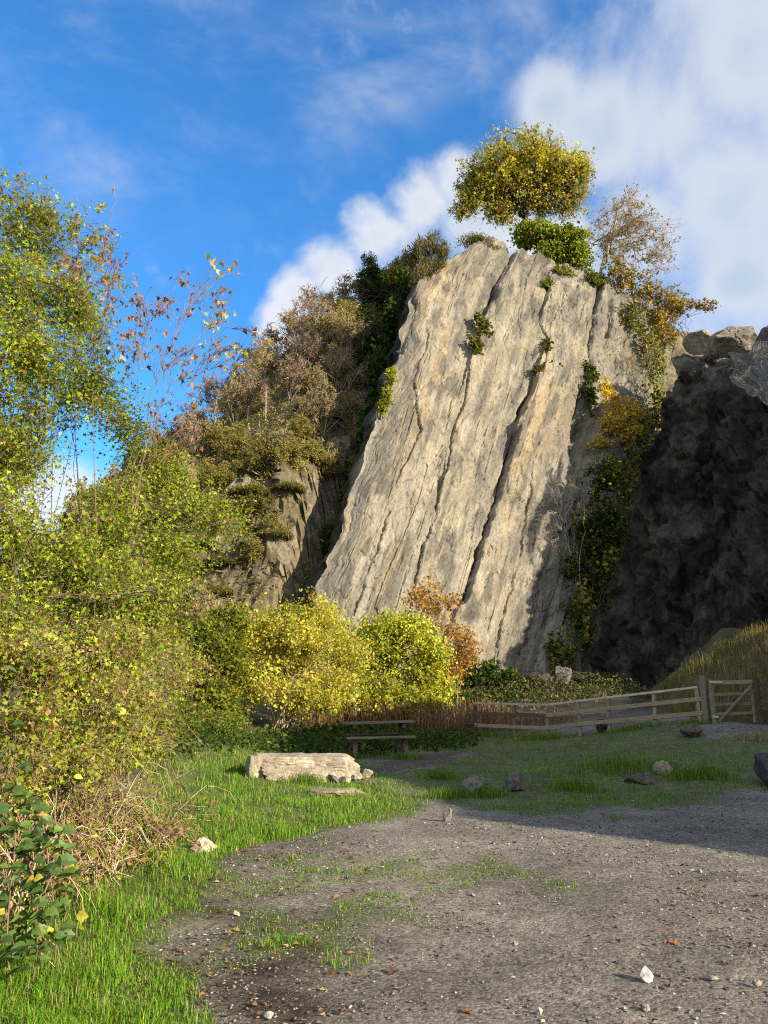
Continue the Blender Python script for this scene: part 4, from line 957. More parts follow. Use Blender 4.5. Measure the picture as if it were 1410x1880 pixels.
def bramble_bank():
    o = empty('bramble_thicket', (-3.2, 6.6, float(ground_z(-3.2, 6.6))), 'tangle of dry tan bramble stems under the hawthorn at lower left', 'brambles')
    P1 = np.concatenate([arcs(420, (-4.6, -2.6, 5.2, 9.6), 1.1, 1.1), arcs(330, (-3.6, -2.15, 6.2, 9.4), .55, .8), arcs(160, (-3.4, -2.3, 4.6, 6.4), .8, .7)])
    R = np.linspace(1, .45, 8)[None] * rng.uniform(.003, .007, (len(P1), 1))
    V, Q = tubes(P1, R, 4); pal = palette(len(P1), [(.32, .245, .14, 4), (.22, .15, .09, 3), (.15, .09, .06, 2), (.40, .33, .2, 2)], .15)
    mk('stems', local(o, V), quads=Q, col=np.repeat(pal, 32, 0), smooth=True, mat=M_bark, parent=o)
    S = P1[rng.choice(len(P1), 5200), rng.integers(2, 8, 5200)] + rng.normal(size=(5200, 3)) * .035
    V, F, C = leaves(S, .042, 'lobed', HAW[:3] + [(.25, .24, .03, 2), (.28, .19, .07, 3), (.3, .12, .04, .3)], .35)
    tag(leafmesh(o, 'small_leaves', V, F, C), kind='stuff')
    S = P1[rng.choice(len(P1), 3800), rng.integers(0, 6, 3800)] + rng.normal(size=(3800, 3)) * .06
    V, F, C = leaves(S, .05, 'oval', [(.18, .11, .05, 3), (.25, .16, .08, 3), (.11, .07, .035, 3)], .2)
    tag(leafmesh(o, 'dead_leaves', V, F, C, M_leafdry), kind='stuff')
    # the leafy green trailer at the lower left: trifoliate leaves, each its own part
    out = []; n = 9
    for i in range(n + 1):
        t = i / n; out.append((t, .36 * math.sin(math.pi * t ** .8) * (1 + .10 * (-1) ** i)))
    for i in range(n - 1, 0, -1):
        t = i / n; out.append((t, -.36 * math.sin(math.pi * t ** .8) * (1 + .10 * (-1) ** i)))
    out = np.array(out); mid = np.array([(i / 5, 0) for i in range(1, 5)])
    A = np.concatenate([out, [(.5, 0)]]); z = .28 * np.abs(A[:, 1]) - .22 * (A[:, 0] - .3) ** 2
    V = np.column_stack([A, z]); F = np.array([(i, (i + 1) % len(out), len(out)) for i in range(len(out))])
    ms = []
    for c in [(.085, .15, .035), (.11, .18, .04), (.14, .215, .045), (.07, .12, .035), (.46, .43, .05)]:
        q = mk('leaf', V, tris=F, col=np.tile(np.array(c), (len(V), 1)) * (1 + .12 * rng.normal(size=(len(V), 1))), mat=M_glossy); ms.append(q.data); bpy.data.objects.remove(q)
    t = empty('bramble', near_foot(60, 1790, 4.75), 'trailing bramble with broad green leaves in threes at lower left corner', 'bramble')
    canes = [[(20, 1800, 4.5), (0, 1700, 4.5), (30, 1600, 4.55), (30, 1500, 4.6)], [(100, 1770, 4.7), (110, 1690, 4.6), (90, 1620, 4.6), (85, 1540, 4.7)], [(60, 1800, 4.55), (75, 1740, 4.5), (60, 1660, 4.5), (100, 1600, 4.6)], [(0, 1740, 4.6), (15, 1640, 4.6), (40, 1560, 4.7), (70, 1510, 4.8)], [(70, 1780, 4.7), (55, 1620, 4.7), (50, 1470, 4.8), (20, 1400, 4.9)], [(50, 1760, 4.7), (90, 1640, 4.65), (110, 1560, 4.7), (60, 1480, 4.8)], [(90, 1750, 4.65), (60, 1700, 4.6), (70, 1560, 4.7), (10, 1520, 4.8)], [(30, 1760, 4.6), (20, 1660, 4.6), (10, 1600, 4.6), (-20, 1500, 4.7)],
             [(110, 1740, 4.8), (130, 1640, 4.75), (120, 1590, 4.75), (100, 1500, 4.9)]]
    CP = np.stack([np.array([pix(*p) for p in c]) for c in canes]); tt = np.linspace(0, 1, 12)[None, :, None]
    CV = (1 - tt) ** 3 * CP[:, None, 0] + 3 * tt * (1 - tt) ** 2 * CP[:, None, 1] + 3 * tt ** 2 * (1 - tt) * CP[:, None, 2] + tt ** 3 * CP[:, None, 3]
    V, Q = tubes(CV, np.full((len(canes), 12), .0045), 5); mk('canes', local(t, V), quads=Q, col=np.tile([.22, .14, .09], (len(V), 1)), smooth=True, mat=M_bark, parent=t)
    for ci in range(len(canes)):
        for k in range(1, 12):
            for rep in range(1):
                base = CV[ci, k] + np.array([random.uniform(-.07, .07), random.uniform(-.08, .0), random.uniform(-.03, .05)])
                az = random.uniform(0, 6.28); sz = random.uniform(.055, .095); m = ms[4] if random.random() < .06 else random.choice(ms[:4])
                for da in (-1.15, 0, 1.15):
                    o2 = bpy.data.objects.new('leaf', m); COL.objects.link(o2); o2.parent = t
                    o2.location = tuple(float(v) for v in base - np.array(t.location)); o2.rotation_euler = (random.uniform(-.3, .3) + .75, random.uniform(-.3, .3), az + da if False else da + random.uniform(-.3, .3) + (ci * 1.3 + k * 2.1) % 6.28)
                    o2.scale = (sz * (1.15 if da == 0 else .95),) * 3
    # single large pale leaves of other climbers in the hedge
    for j, (px, py, d, s, c) in enumerate([(205, 1300, 6.6, .10, 2), (195, 1312, 6.6, .09, 1), (215, 1308, 6.6, .085, 4), (235, 1345, 6.7, .07, 1), (120, 1398, 6.0, .075, 4), (135, 1425, 6.0, .07, 4), (150, 1415, 6.0, .065, 4), (180, 1372, 6.2, .07, 2), (140, 1680, 4.9, .075, 4), (150, 1695, 4.9, .06, 4), (45, 1330, 5.8, .09, 3), (10, 1225, 5.6, .09, 1), (80, 1500, 5.2, .06, 4), (228, 1360, 6.7, .06, 2)]):
        o2 = bpy.data.objects.new('leaf', ms[c]); COL.objects.link(o2); o2.parent = o; o2.location = tuple(float(v) for v in pix(px, py, d) - np.array(o.location)); o2.rotation_euler = (.8 + random.uniform(-.4, .4), random.uniform(-.4, .4), random.uniform(0, 6.28)); o2.scale = (s,) * 3
bramble_bank()
def weed_bank():
    """low leafy growth between the hedge and the lawn"""
    P = in_blobs([(-4.4, 14, .55, 1.1, 2.4, .5), (-4.9, 17.5, .6, 1.1, 2.4, .6), (-3.9, 11.6, .5, .7, 1.6, .4), (-5.6, 21, .7, 1.8, 2, .7), (-4.0, 19.5, .45, .9, 1.2, .4)], 15000, 3)
    P[:, 2] = np.maximum(P[:, 2] + .3, ground_z(P[:, 0], P[:, 1]) + .02)
    V, F, C = leaves(P, .075, 'oval', [(.11, .15, .02, 4), (.17, .19, .025, 3), (.07, .10, .016, 3), (.25, .19, .06, 1.5)], .4)
    o = mk('weeds', V, tris=F, col=C, mat=M_leaf); tag(o, 'low leafy weeds between hedge and lawn', 'weeds', kind='stuff')
weed_bank()

# ------------------------------------------------------------------ ground cover: ivy band, dead stalks, grass, gravel, leaves
def ground_ivy():
    poly = PL['back']; lo, hi = poly.min(0), poly.max(0); n = 16000
    x, y = rng.uniform(lo[0] - 1, hi[0] + .5, n), rng.uniform(lo[1], hi[1], n); k = soft_inside(poly, x, y, .4, seed=12) > rng.random(n); x, y = x[k], y[k]
    P = np.stack([x, y, ground_z(x, y) + rng.random(len(x)) ** 1.5 * .30], 1)
    V, F, C = leaves(P, .085, 'round', [(.045, .085, .014, 4), (.07, .11, .018, 3), (.028, .05, .01, 2), (.13, .16, .03, 1)], .8)
    o = mk('ground_ivy', V, tris=F, col=C, mat=M_leaf); tag(o, 'dark green ivy carpet behind the stone slab and table', 'ground cover', kind='stuff')
ground_ivy()
def stalks():
    n = 2200; u = rng.random(n); x = rng.uniform(-3.0, 6.5, n); y = 27.3 + .25 * (x < 0) - .12 * (x - 3.2) + rng.uniform(-.6, 2.2, n); y = np.where(x > 2.6, y + 1.0, y); z = ground_z(x, y); h = rng.uniform(.4, 1.05, n) * np.where(x > 3.5, np.maximum(.3, 1 - (x - 3.5) * .4), 1)
    b = np.stack([x, y, z], 1); e = b + np.stack([rng.normal(size=n) * .09, rng.normal(size=n) * .09, h], 1); m = (b + e) / 2 + rng.normal(size=(n, 3)) * .03
    P = bez(b, m, e, 4); V, Q = tubes(P, np.full((n, 4), .006), 3)
    c = palette(n, [(.21, .105, .055, 4), (.28, .16, .08, 3), (.14, .08, .045, 3), (.33, .24, .12, 1)])
    V2, F2, C2 = leaves(P[:, 2:].reshape(-1, 3), .06, 'long', [(.20, .10, .05, 3), (.27, .17, .07, 2), (.2, .19, .04, 1)], 0)
    q = np.concatenate([V, V2]); o = mk('dead_stalks', q, quads=Q, tris=F2 + len(V), col=np.concatenate([np.repeat(c, 12, 0), C2]), mat=M_leafdry); tag(o, 'band of reddish dead weed stalks behind picnic table and fence end', 'dead stalks', kind='stuff')
stalks()
def quarry_scrub():
    n = 15000; x = rng.uniform(-1, 11.5, n); y = rng.uniform(32, 42, n); m = rng.random(n) < ss(31.5, 36.5, y + 1.5 * fbm(x * .5, y * .5, seed=58)) * (.35 + .65 * ss(-.4, .2, fbm(x * .6, y * .6, seed=57))); x, y = x[m], y[m]
    P = np.stack([x, y, ground_z(x, y) + rng.random(len(x)) ** 1.4 * (.25 + .45 * ss(34, 39, y))], 1)
    V, F, C = leaves(P, .15, 'oval', [(.06, .075, .018, 4), (.10, .10, .03, 3), (.16, .12, .055, 3), (.035, .05, .012, 3)], .4)
    o = mk('quarry_scrub', V, tris=F, col=C, mat=M_leafdry); tag(o, 'dark low scrub and dead leaves on the quarry floor below the cliffs', 'scrub', kind='stuff')
quarry_scrub()
def blades(P, h, w, cols, lean=.45):
    n = len(P); a = rng.uniform(0, 6.28, n); d = np.stack([np.cos(a), np.sin(a), 0 * a], 1); s = np.stack([-np.sin(a), np.cos(a), 0 * a], 1)
    ln = lean * rng.random((n, 1)) * h[:, None]
    b0, b1 = P - s * w[:, None] / 2, P + s * w[:, None] / 2
    m = P + d * ln * .35 + UP * h[:, None] * .6; m0, m1 = m - s * w[:, None] * .4, m + s * w[:, None] * .4; t = P + d * ln * 1.1 + UP * h[:, None] * (1 - .25 * (ln / h[:, None]))
    V = np.stack([b0, b1, m1, m0, t], 1); i = np.arange(n)[:, None] * 5
    return V.reshape(-1, 3), i + np.array([[0, 1, 2, 3]]), i + np.array([[3, 2, 4]]), np.repeat(np.clip(cols, .002, 1), 5, 0)
def grass():
    n = 420000
    y = 3.6 + (33 - 3.6) * rng.random(n) ** 2.1; half = .56 * y + .6; x = rng.uniform(-1, 1, n) * half
    m = (x > -6) & (x < 12.5); x, y = x[m], y[m]
    gc = grass_cover(x, y)
    patch = ss(-.6, .25, fbm(x * .9, y * .9, seed=95, oct=4))
    p = np.clip(gc['lawn'] * (.7 + .3 * patch) + gc['verge'] * (.4 + .6 * patch) + gc['shade'] * (.18 + .5 * patch) + .75 * gc['tufts'] + gc['back'] * .5 + gc['beyond'] * .6, 0, 1)
    k = rng.random(len(x)) < p; x, y = x[k], y[k]; gc = {q: v[k] for q, v in gc.items()}
    tall = .034 + .022 * gc['lawn'] + .035 * gc['verge'] - .004 * gc['shade'] + .045 * fbm(x * 1.5, y * 1.5, seed=96) * (.35 + gc['lawn'] + gc['verge'])
    tall = tall + .14 * np.exp(-(((x - 1.15) / .25) ** 2 + ((y - 14.3) / .35) ** 2)) * 0 + .06 * (fbm(x * 3, y * 3, seed=97) > .55)
    h = np.maximum(tall * (1 - .45 * (gc['tufts'] > .05) * (gc['lawn'] + gc['verge'] < .3)) * rng.uniform(.5, 1.35, len(x)), .014); w = .0035 + .0009 * y * .45
    c = palette(len(x), [(.095, .215, .014, 4), (.125, .26, .018, 4), (.07, .16, .012, 2), (.18, .26, .025, 3), (.28, .24, .10, 1.5), (.20, .14, .07, .6)])
    P = np.stack([x, y, ground_z(x, y) - .004], 1)
    V, Q, T, C = blades(P, h, w, c, 1.0)
    o = mk('grass', V, quads=Q, tris=T, col=C, mat=M_grass); tag(o, 'short green grass on the lawn, verge and yard', 'grass', kind='stuff')
    # tussocks round the stones and posts, and dry grass on the bank
    cx = [(1.0, 14.6, .35), (-2.6, 15.2, .3), (3.15, 13.6, .5), (1.0, 12.9, .35), (1.6, 13.0, .35), (4.2, 14.9, .9), (5.6, 14.4, .5), (-.9, 19.4, .5), (.5, 19.2, .5), (4.9, 25.3, .8), (7.2, 23.6, .8), (8.6, 22.6, .5), (3.2, 26.6, .8), (10.9, 21.8, .5), (5.2, 14.3, .4), (-1.35, 14.2, .3)]
    xs, ys = [], []
    for a, b, r in cx:
        q = int(1400 * r); xs.append(a + rng.normal(size=q) * r * .5); ys.append(b + rng.normal(size=q) * r * .4)
    x, y = np.concatenate(xs), np.concatenate(ys); P = np.stack([x, y, ground_z(x, y) - .004], 1); h = rng.uniform(.06, .22, len(x)); c = palette(len(x), [(.08, .15, .015, 4), (.12, .20, .02, 3), (.2, .19, .05, 1)])
    V, Q, T, C = blades(P, h, np.full(len(x), .008), c, .7); o = mk('grass_tussocks', V, quads=Q, tris=T, col=C, mat=M_grass); tag(o, 'longer grass tufts round the stones, table and fence posts', 'grass', kind='stuff')
    n = 9000; y = rng.uniform(23.2, 34, n); x = _foot(y) + rng.random(n) * (15.5 - _foot(y)); P = np.stack([x, y, bank_z(x, y) - .01], 1)
    V, Q, T, C = blades(P, rng.uniform(.08, .5, n) * (.5 + ss(-.4, .5, fbm(x * 1.2, y * 1.2, seed=59))), np.full(n, .014), palette(n, [(.20, .15, .06, 4), (.13, .12, .03, 3), (.10, .13, .025, 3), (.27, .17, .08, 2)]), .8); o = mk('bank_grass', V, quads=Q, tris=T, col=C, mat=M_grass); tag(o, 'rough straw-coloured grass on the bank behind the gate', 'grass', kind='stuff')
    n = 320; y = rng.uniform(24.5, 28, n); x = rng.uniform(11, 14, n); P = np.stack([x, y, bank_z(x, y)], 1); V, Q, T, C = blades(P, rng.uniform(.5, 1.1, n), np.full(n, .016), palette(n, [(.25, .17, .08, 3), (.17, .10, .05, 2)]), .5)
    o = mk('bank_stalks', V, quads=Q, tris=T, col=C, mat=M_leafdry); tag(o, 'tall dry stalks standing along the top of the bank', 'dead stalks', kind='stuff')
grass()
def poly_rock(dirs, planes, hs):
    """radius in each direction of a stone bounded by random planes"""
    dn = dirs @ planes.T; r = np.where(dn > .05, hs[None] / np.maximum(dn, .05), 9); return r.min(1)
def ico(sub):
    import bmesh
    bm = bmesh.new(); bmesh.ops.create_icosphere(bm, subdivisions=sub, radius=1); V = np.array([v.co for v in bm.verts]); F = np.array([[v.index for v in f.verts] for f in bm.faces]); bm.free(); return V, F
I3, I4 = ico(4), ico(5)
def gravel():
    n = 90000; y = 3.4 + 23 * rng.random(n) ** 2.5; x = rng.uniform(-1, 1, n) * (.56 * y + .5)
    gc = grass_cover(x, y); g = gc['lawn'] + gc['verge'] + .8 * gc['shade'] + gc['back']
    k = (g < rng.random(n) * .9) & (x > -3.2) & (x < 11) & (rng.random(n) < .35 + .65 * ss(-.3, .3, fbm(x * .7, y * .7, seed=98))); x, y = x[k], y[k]; n = len(x)
    s = (.0040 + .009 * rng.random(n) ** 3.5) * (1 + .05 * y) ; s = np.where(rng.random(n) < .004, s * 2.0, s)
    V0 = np.array([(1, 0, 0), (-1, 0, 0), (0, 1, 0), (0, -1, 0), (.1, .1, 1), (0, 0, -1.)]); F0 = np.array([(0, 2, 4), (2, 1, 4), (1, 3, 4), (3, 0, 4), (2, 0, 5), (1, 2, 5), (3, 1, 5), (0, 3, 5)]); V = np.empty((n, len(V0), 3)); kinds = [poly_rock(V0, nrm(rng.normal(size=(9, 3))), rng.uniform(.55, 1, 9)) for _ in range(10)]
    kk = rng.integers(0, 10, n); B = np.stack([V0 * np.minimum(q, 1.3)[:, None] for q in kinds])[kk]
    a = rng.uniform(0, 6.28, n); ca, sa = np.cos(a)[:, None], np.sin(a)[:, None]; B = B * (rng.uniform(.6, 1.3, (n, 1, 3)) * np.array([1, 1, .65]))
    V[..., 0] = B[..., 0] * ca - B[..., 1] * sa; V[..., 1] = B[..., 0] * sa + B[..., 1] * ca; V[..., 2] = B[..., 2]
    V = V * s[:, None, None] + np.stack([x, y, ground_z(x, y) + s * .25], 1)[:, None]
    F = (np.arange(n)[:, None, None] * len(V0) + F0[None]).reshape(-1, 3)
    c = palette(n, [(.12, .105, .085, 4), (.18, .16, .13, 3), (.05, .044, .038, 3), (.30, .27, .225, 1.4), (.14, .11, .08, 1)], .15)
    o = mk('gravel', V, tris=F, col=np.repeat(c, len(V0), 0), mat=M_gravel); tag(o, 'loose grey gravel strewn over the yard', 'gravel', kind='stuff')
    n = 3600; y = 3.5 + 11 * rng.random(n) ** 1.6; x = rng.uniform(-.62, .5, n) * y; m = (x < -.2) | (rng.random(n) < .07); x, y = x[m], y[m]
    V, F, C = leaves(np.stack([x, y, ground_z(x, y) + .012], 1), .04, 'oval', [(.13, .07, .04, 4), (.20, .11, .06, 3), (.07, .042, .028, 3), (.3, .2, .1, 1)], 3.0, fold=.35)
    o = mk('leaf_litter', V, tris=F, col=C, mat=M_leafdry); tag(o, 'brown leaf litter along the muddy edge of the verge', 'fallen leaves', kind='stuff')
gravel()
# fallen leaves the eye picks out
def fallen():
    ms = leaf_variants('fallen_leaf', *maple_mesh(), [(.30, .13, .06), (.42, .33, .08), (.16, .08, .05)])
    for px, py, s, c, lab in [(1395, 1645, .075, 0, 'orange fallen leaf on gravel near the right edge'), (1230, 1730, .07, 0, 'orange-brown fallen leaf on the gravel above the white stone'), (725, 1783, .08, 2, 'brown fallen leaf flat on bare gravel in the foreground'), (805, 1623, .06, 0, 'small reddish fallen leaf at the edge of the sparse grass'),
                              (425, 1710, .075, 1, 'yellow fallen leaf on the dark mud'), (588, 1822, .05, 1, 'little yellow fallen leaf on wet gravel at bottom centre'), (598, 1792, .09, 2, 'dark brown curled leaf on muddy gravel'), (848, 1860, .06, 0, 'faded orange leaf at the bottom edge of the gravel'), (1093, 1483, .09, 0, 'reddish leaf on the shaded grass edge'), (1270, 1628, .05, 1, 'small yellowish leaf on gravel right of centre')]:
        p = on_ground(np.array(px), np.array(py)); o = bpy.data.objects.new('fallen_leaf', ms[c]); COL.objects.link(o); o.location = (float(p[0]), float(p[1]), float(p[2]) + .012); o.rotation_euler = (random.uniform(-.3, .3), random.uniform(-.3, .3), random.uniform(0, 6.28)); o.scale = (s,) * 3
        tag(o, lab, 'leaf', 'fallen leaves on the yard')
fallen()

# ------------------------------------------------------------------ stones
def stone(name, label, base, size, col, seed, rot=0.0, flat=10, bury=.12, group=None, mat=None, box=0.0, cat='stone', rough=1.0, tilt=0.0):
    r_ = np.random.default_rng(seed); V0, F0 = I4 if size[0] > 1.2 else I3
    pl = nrm(r_.normal(size=(flat, 3))); hs = r_.uniform(.72, 1.0, flat)
    if box: pl = np.concatenate([pl, np.array([(1, 0, 0), (-1, 0, 0), (0, 1, 0), (0, -1, 0), (0, 0, 1), (0, 0, -1)]) + r_.normal(size=(6, 3)) * .10]); pl = nrm(pl); hs = np.concatenate([hs + .35, np.full(6, box)])
    r = poly_rock(V0, pl, hs); r = np.minimum(r, 1.45)
    P = V0 * r[:, None]
    f = fbm(P[:, 0] * 2.2 + seed, P[:, 1] * 2.2, P[:, 2] * 2.2, seed=seed % 50, oct=5); g_ = np.abs(fbm(P[:, 0] * 1.3 - seed, P[:, 1] * 1.3, P[:, 2] * 1.3, seed=seed % 50 + 3, oct=4))
    P = P * (1 + rough * (.05 * f - .05 * (g_ < .06)))[:, None] * np.array(size) / 2
    ct, st_ = math.cos(tilt), math.sin(tilt); P = P @ np.array([[ct, 0, st_], [0, 1, 0], [-st_, 0, ct]]).T
    c, s = math.cos(rot), math.sin(rot); P = P @ np.array([[c, -s, 0], [s, c, 0], [0, 0, 1]]).T
    P[:, 2] -= P[:, 2].min() + bury * size[2]
    C = np.array(col)[None] * (1 + .3 * f + .12 * r_.normal(size=len(P)))[:, None]
    o = mk(name, P, tris=F0, col=np.clip(C, .01, .9), mat=mat or M_stone); o.location = tuple(float(v) for v in base)
    return tag(o, label, cat, group)
def G(px, py): return on_ground(np.array(float(px)), np.array(float(py)))
PALE = (.34, .29, .21)
def stones():
    b = G(562, 1432); b = b + np.array([0, .3, 0]); b[2] = float(ground_z(b[0], b[1]))
    stone('stone_slab', 'long flat-topped block of pale limestone lying on the lawn', b, (1.78, .85, .50), (.36, .305, .225), 12, rot=.04, flat=7, box=.9, bury=.14, rough=.8)
    b = G(467, 1425); stone('stone', 'small upright pale stone at the left end of the big block', b, (.30, .36, .46), PALE, 31, rot=.3, flat=9, box=.85, bury=.14)
    for px, py, w, h, sd, lab in [(612, 1436, .17, .15, 3, 'small dark-sided stone at the foot of the big block'), (638, 1437, .16, .10, 4, 'flat little stone right of the block foot'), (657, 1434, .15, .13, 5, 'pale wedge-shaped stone between two small ones beside the block'), (672, 1432, .20, .14, 6, 'last small stone in the row right of the big block'), (520, 1436, .12, .10, 7, 'tiny stone under the left overhang of the block')]:
        stone('stone', lab, G(px, py), (w, w * .8, h), PALE if sd != 3 else (.15, .13, .12), 40 + sd, rot=sd, group='small stones along the block')
    stone('stone', 'flat pale rock sunk in the lawn in front of the block', G(620, 1456), (1.0, .6, .20), (.30, .24, .15), 52, flat=14, bury=.55, rough=2)
    stone('stone', 'rounded buff stone at the near corner of the lawn', G(378, 1562), (.17, .15, .14), (.50, .42, .30), 53, bury=.2)
    stone('stone', 'small brown stone left of the buff stone', G(355, 1566), (.10, .09, .07), (.24, .19, .14), 54, bury=.2)
    stone('stone', 'white stone alone on the foreground gravel', G(1188, 1803), (.062, .055, .064), (.58, .55, .50), 55, flat=8, bury=.06)
    stone('rock', 'grey rock half sunk in grass at the shade edge', G(878, 1456), (.42, .36, .26), (.20, .175, .14), 61, bury=.25, cat='rock')
    stone('rock', 'leaning dark rock right of the half-sunk grey rock', G(945, 1450), (.30, .34, .32), (.15, .125, .10), 162, bury=.25, tilt=.2, cat='rock')
    stone('rock', 'pale pointed rock on the grassy mound', G(1222, 1420), (.30, .28, .22), (.30, .24, .18), 163, bury=.28, tilt=.3, cat='rock')
    stone('rock', 'dark flat rock in the soil below the pale pointed rock', G(1180, 1436), (.42, .4, .24), (.12, .10, .08), 164, flat=14, bury=.4, cat='rock')
    stone('rock', 'low grey rock showing at the top of the grassy mound', G(1075, 1408), (.55, .4, .16), (.14, .125, .11), 65, bury=.4, cat='rock')
    stone('rock', 'brown rock beside the foot of the gatepost', G(1272, 1352), (.42, .40, .36), (.15, .115, .085), 66, bury=.18, cat='rock')
    stone('rock', 'dark rock behind the fence near its middle', G(1105, 1345), (.36, .34, .34), (.07, .06, .055), 67, bury=.15, cat='rock')
    b = G(1412, 1442); stone('boulder', 'dark boulder cut off by the right edge of the yard', b + np.array([.12, 0, 0]), (.5, .6, .52), (.07, .065, .062), 68, bury=.12, cat='boulder')
    stone('stone', 'slim upright stone where grass meets gravel', G(823, 1508), (.10, .10, .17), (.25, .22, .19), 69, bury=.1)
    R = random.Random(8)
    spots = [(1080, 1605), (868, 1645), (915, 1660), (945, 1735), (470, 1648), (1015, 1570), (1285, 1602), (1375, 1675), (930, 1445 + 60), (700, 1478), (780, 1512), (1310, 1800), (1185, 1856), (990, 1862), (1390, 1812), (560, 1530), (640, 1520), (690, 1512), (495, 1870), (435, 1682)]
    for i, (px, py) in enumerate(spots):
        w = R.uniform(.03, .055)
        stone('pebble', 'pale pebble on the yard, ' + ORD[sorted(spots).index((px, py))] + ' of twenty from the left', G(px, py), (w, w * .8, w * .7), R.choice([(.40, .36, .30), (.33, .29, .24), (.27, .23, .19)]), 80 + i, bury=.1, group='pale pebbles on the yard', cat='pebble')
    # boulders along the top of the dark wall and at its foot
    for px, py, d, w, h, sd, col, lab in [(1335, 640, 38.2, 3.6, 2.3, 1, (.20, .175, .14), 'biggest boulder on top of the dark wall at the right'), (1280, 632, 39.5, 2.2, 1.8, 2, (.24, .21, .16), 'sunlit boulder on the wall top left of the biggest one'), (1265, 668, 38.8, 1.3, 1.0, 3, (.25, .21, .17), 'small pale boulder perched at the left end of the wall top'),
                                          (1330, 690, 37.0, 2.2, 1.3, 5, (.13, .115, .10), 'dark boulder below the biggest one on the wall top'), (1425, 640, 36.8, 2.0, 2.2, 6, (.10, .09, .08), 'dark boulder cut off at the right edge of the wall top')]:
        p = wall_at(px, py) + np.array([.5, .6, 0]); stone('boulder', lab, p - np.array([0, 0, h * .35]), (w, w * .9, h), col, 200 + sd, rot=sd, flat=12, bury=.1, group='boulders on the dark wall', mat=M_stone, cat='boulder', rough=1.4)
    for px, py, w, h, sd, lab in [(1035, 1262, .9, 1.0, 1, 'pale block at the corner where slab and dark wall meet'), (1065, 1282, 1.3, .6, 2, 'low dark boulder at the foot of the dark wall'), (990, 1262, 1.1, .9, 3, 'dark boulder at the foot of the slab in shade'), (930, 1268, .9, .6, 4, 'small boulder under the slab behind the fence end')]:
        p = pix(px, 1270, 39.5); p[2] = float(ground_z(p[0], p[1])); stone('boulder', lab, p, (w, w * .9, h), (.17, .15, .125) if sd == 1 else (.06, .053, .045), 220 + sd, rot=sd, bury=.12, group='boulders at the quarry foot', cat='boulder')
stones()

# ------------------------------------------------------------------ timber: fence, gate, picnic table
def beam(name, a, b, w, h, parent, col=(.20, .165, .115), seed=0, up=UP, bend=.006, origin=None, nseg=7):
    """a sawn length of timber from a to b: w across, h high, edges chamfered, slightly bowed"""
    r_ = np.random.default_rng(seed + 17); a, b = np.asarray(a, float), np.asarray(b, float); d = b - a; L = np.linalg.norm(d); d = d / L
    s = nrm(np.cross(d, up)); u = np.cross(s, d); ch = min(w, h) * .12
    sec = np.array([(-w / 2 + ch, -h / 2), (w / 2 - ch, -h / 2), (w / 2, -h / 2 + ch), (w / 2, h / 2 - ch), (w / 2 - ch, h / 2), (-w / 2 + ch, h / 2), (-w / 2, h / 2 - ch), (-w / 2, -h / 2 + ch)])
    t = np.linspace(0, 1, nseg); bow = bend * np.sin(t * math.pi) * r_.normal() ; m = len(sec)
    V = a + d * (t * L)[:, None, None] + (s[None, None] * sec[None, :, :1] + u[None, None] * sec[None, :, 1:]) * (1 + .05 * r_.normal(size=(nseg, m, 1))) + u * bow[:, None, None]
    i = np.arange(nseg * m).reshape(nseg, m); j = np.roll(i, -1, 1); Q = np.stack([i[:-1], j[:-1], j[1:], i[1:]], -1).reshape(-1, 4)
    V = V.reshape(-1, 3); n = len(V); V = np.concatenate([V, [a, b]]); T = [(i[0, (k + 1) % m], i[0, k], n) for k in range(m)] + [(i[-1, k], i[-1, (k + 1) % m], n + 1) for k in range(m)]
    per = np.concatenate([[0], np.cumsum(np.linalg.norm(np.diff(sec, axis=0), axis=1))])
    uv = np.stack([(per[None, :] * 14 + r_.random() * 9) + 0 * t[:, None], (t * L * 1.2)[:, None] + 0 * per[None, :] + r_.random() * 9], -1).reshape(-1, 2); uv = np.concatenate([uv, [[0, 0], [0, 1]]])
    c = np.array(col) * (1 + .12 * r_.normal()); o = np.array(parent.location)
    return mk(name, V - o, quads=Q, tris=np.array(T), col=np.tile(c, (len(V), 1)), uv=uv, mat=M_wood, parent=parent)
DARKW, MIDW, PALEW = (.11, .08, .05), (.30, .235, .15), (.50, .42, .30)
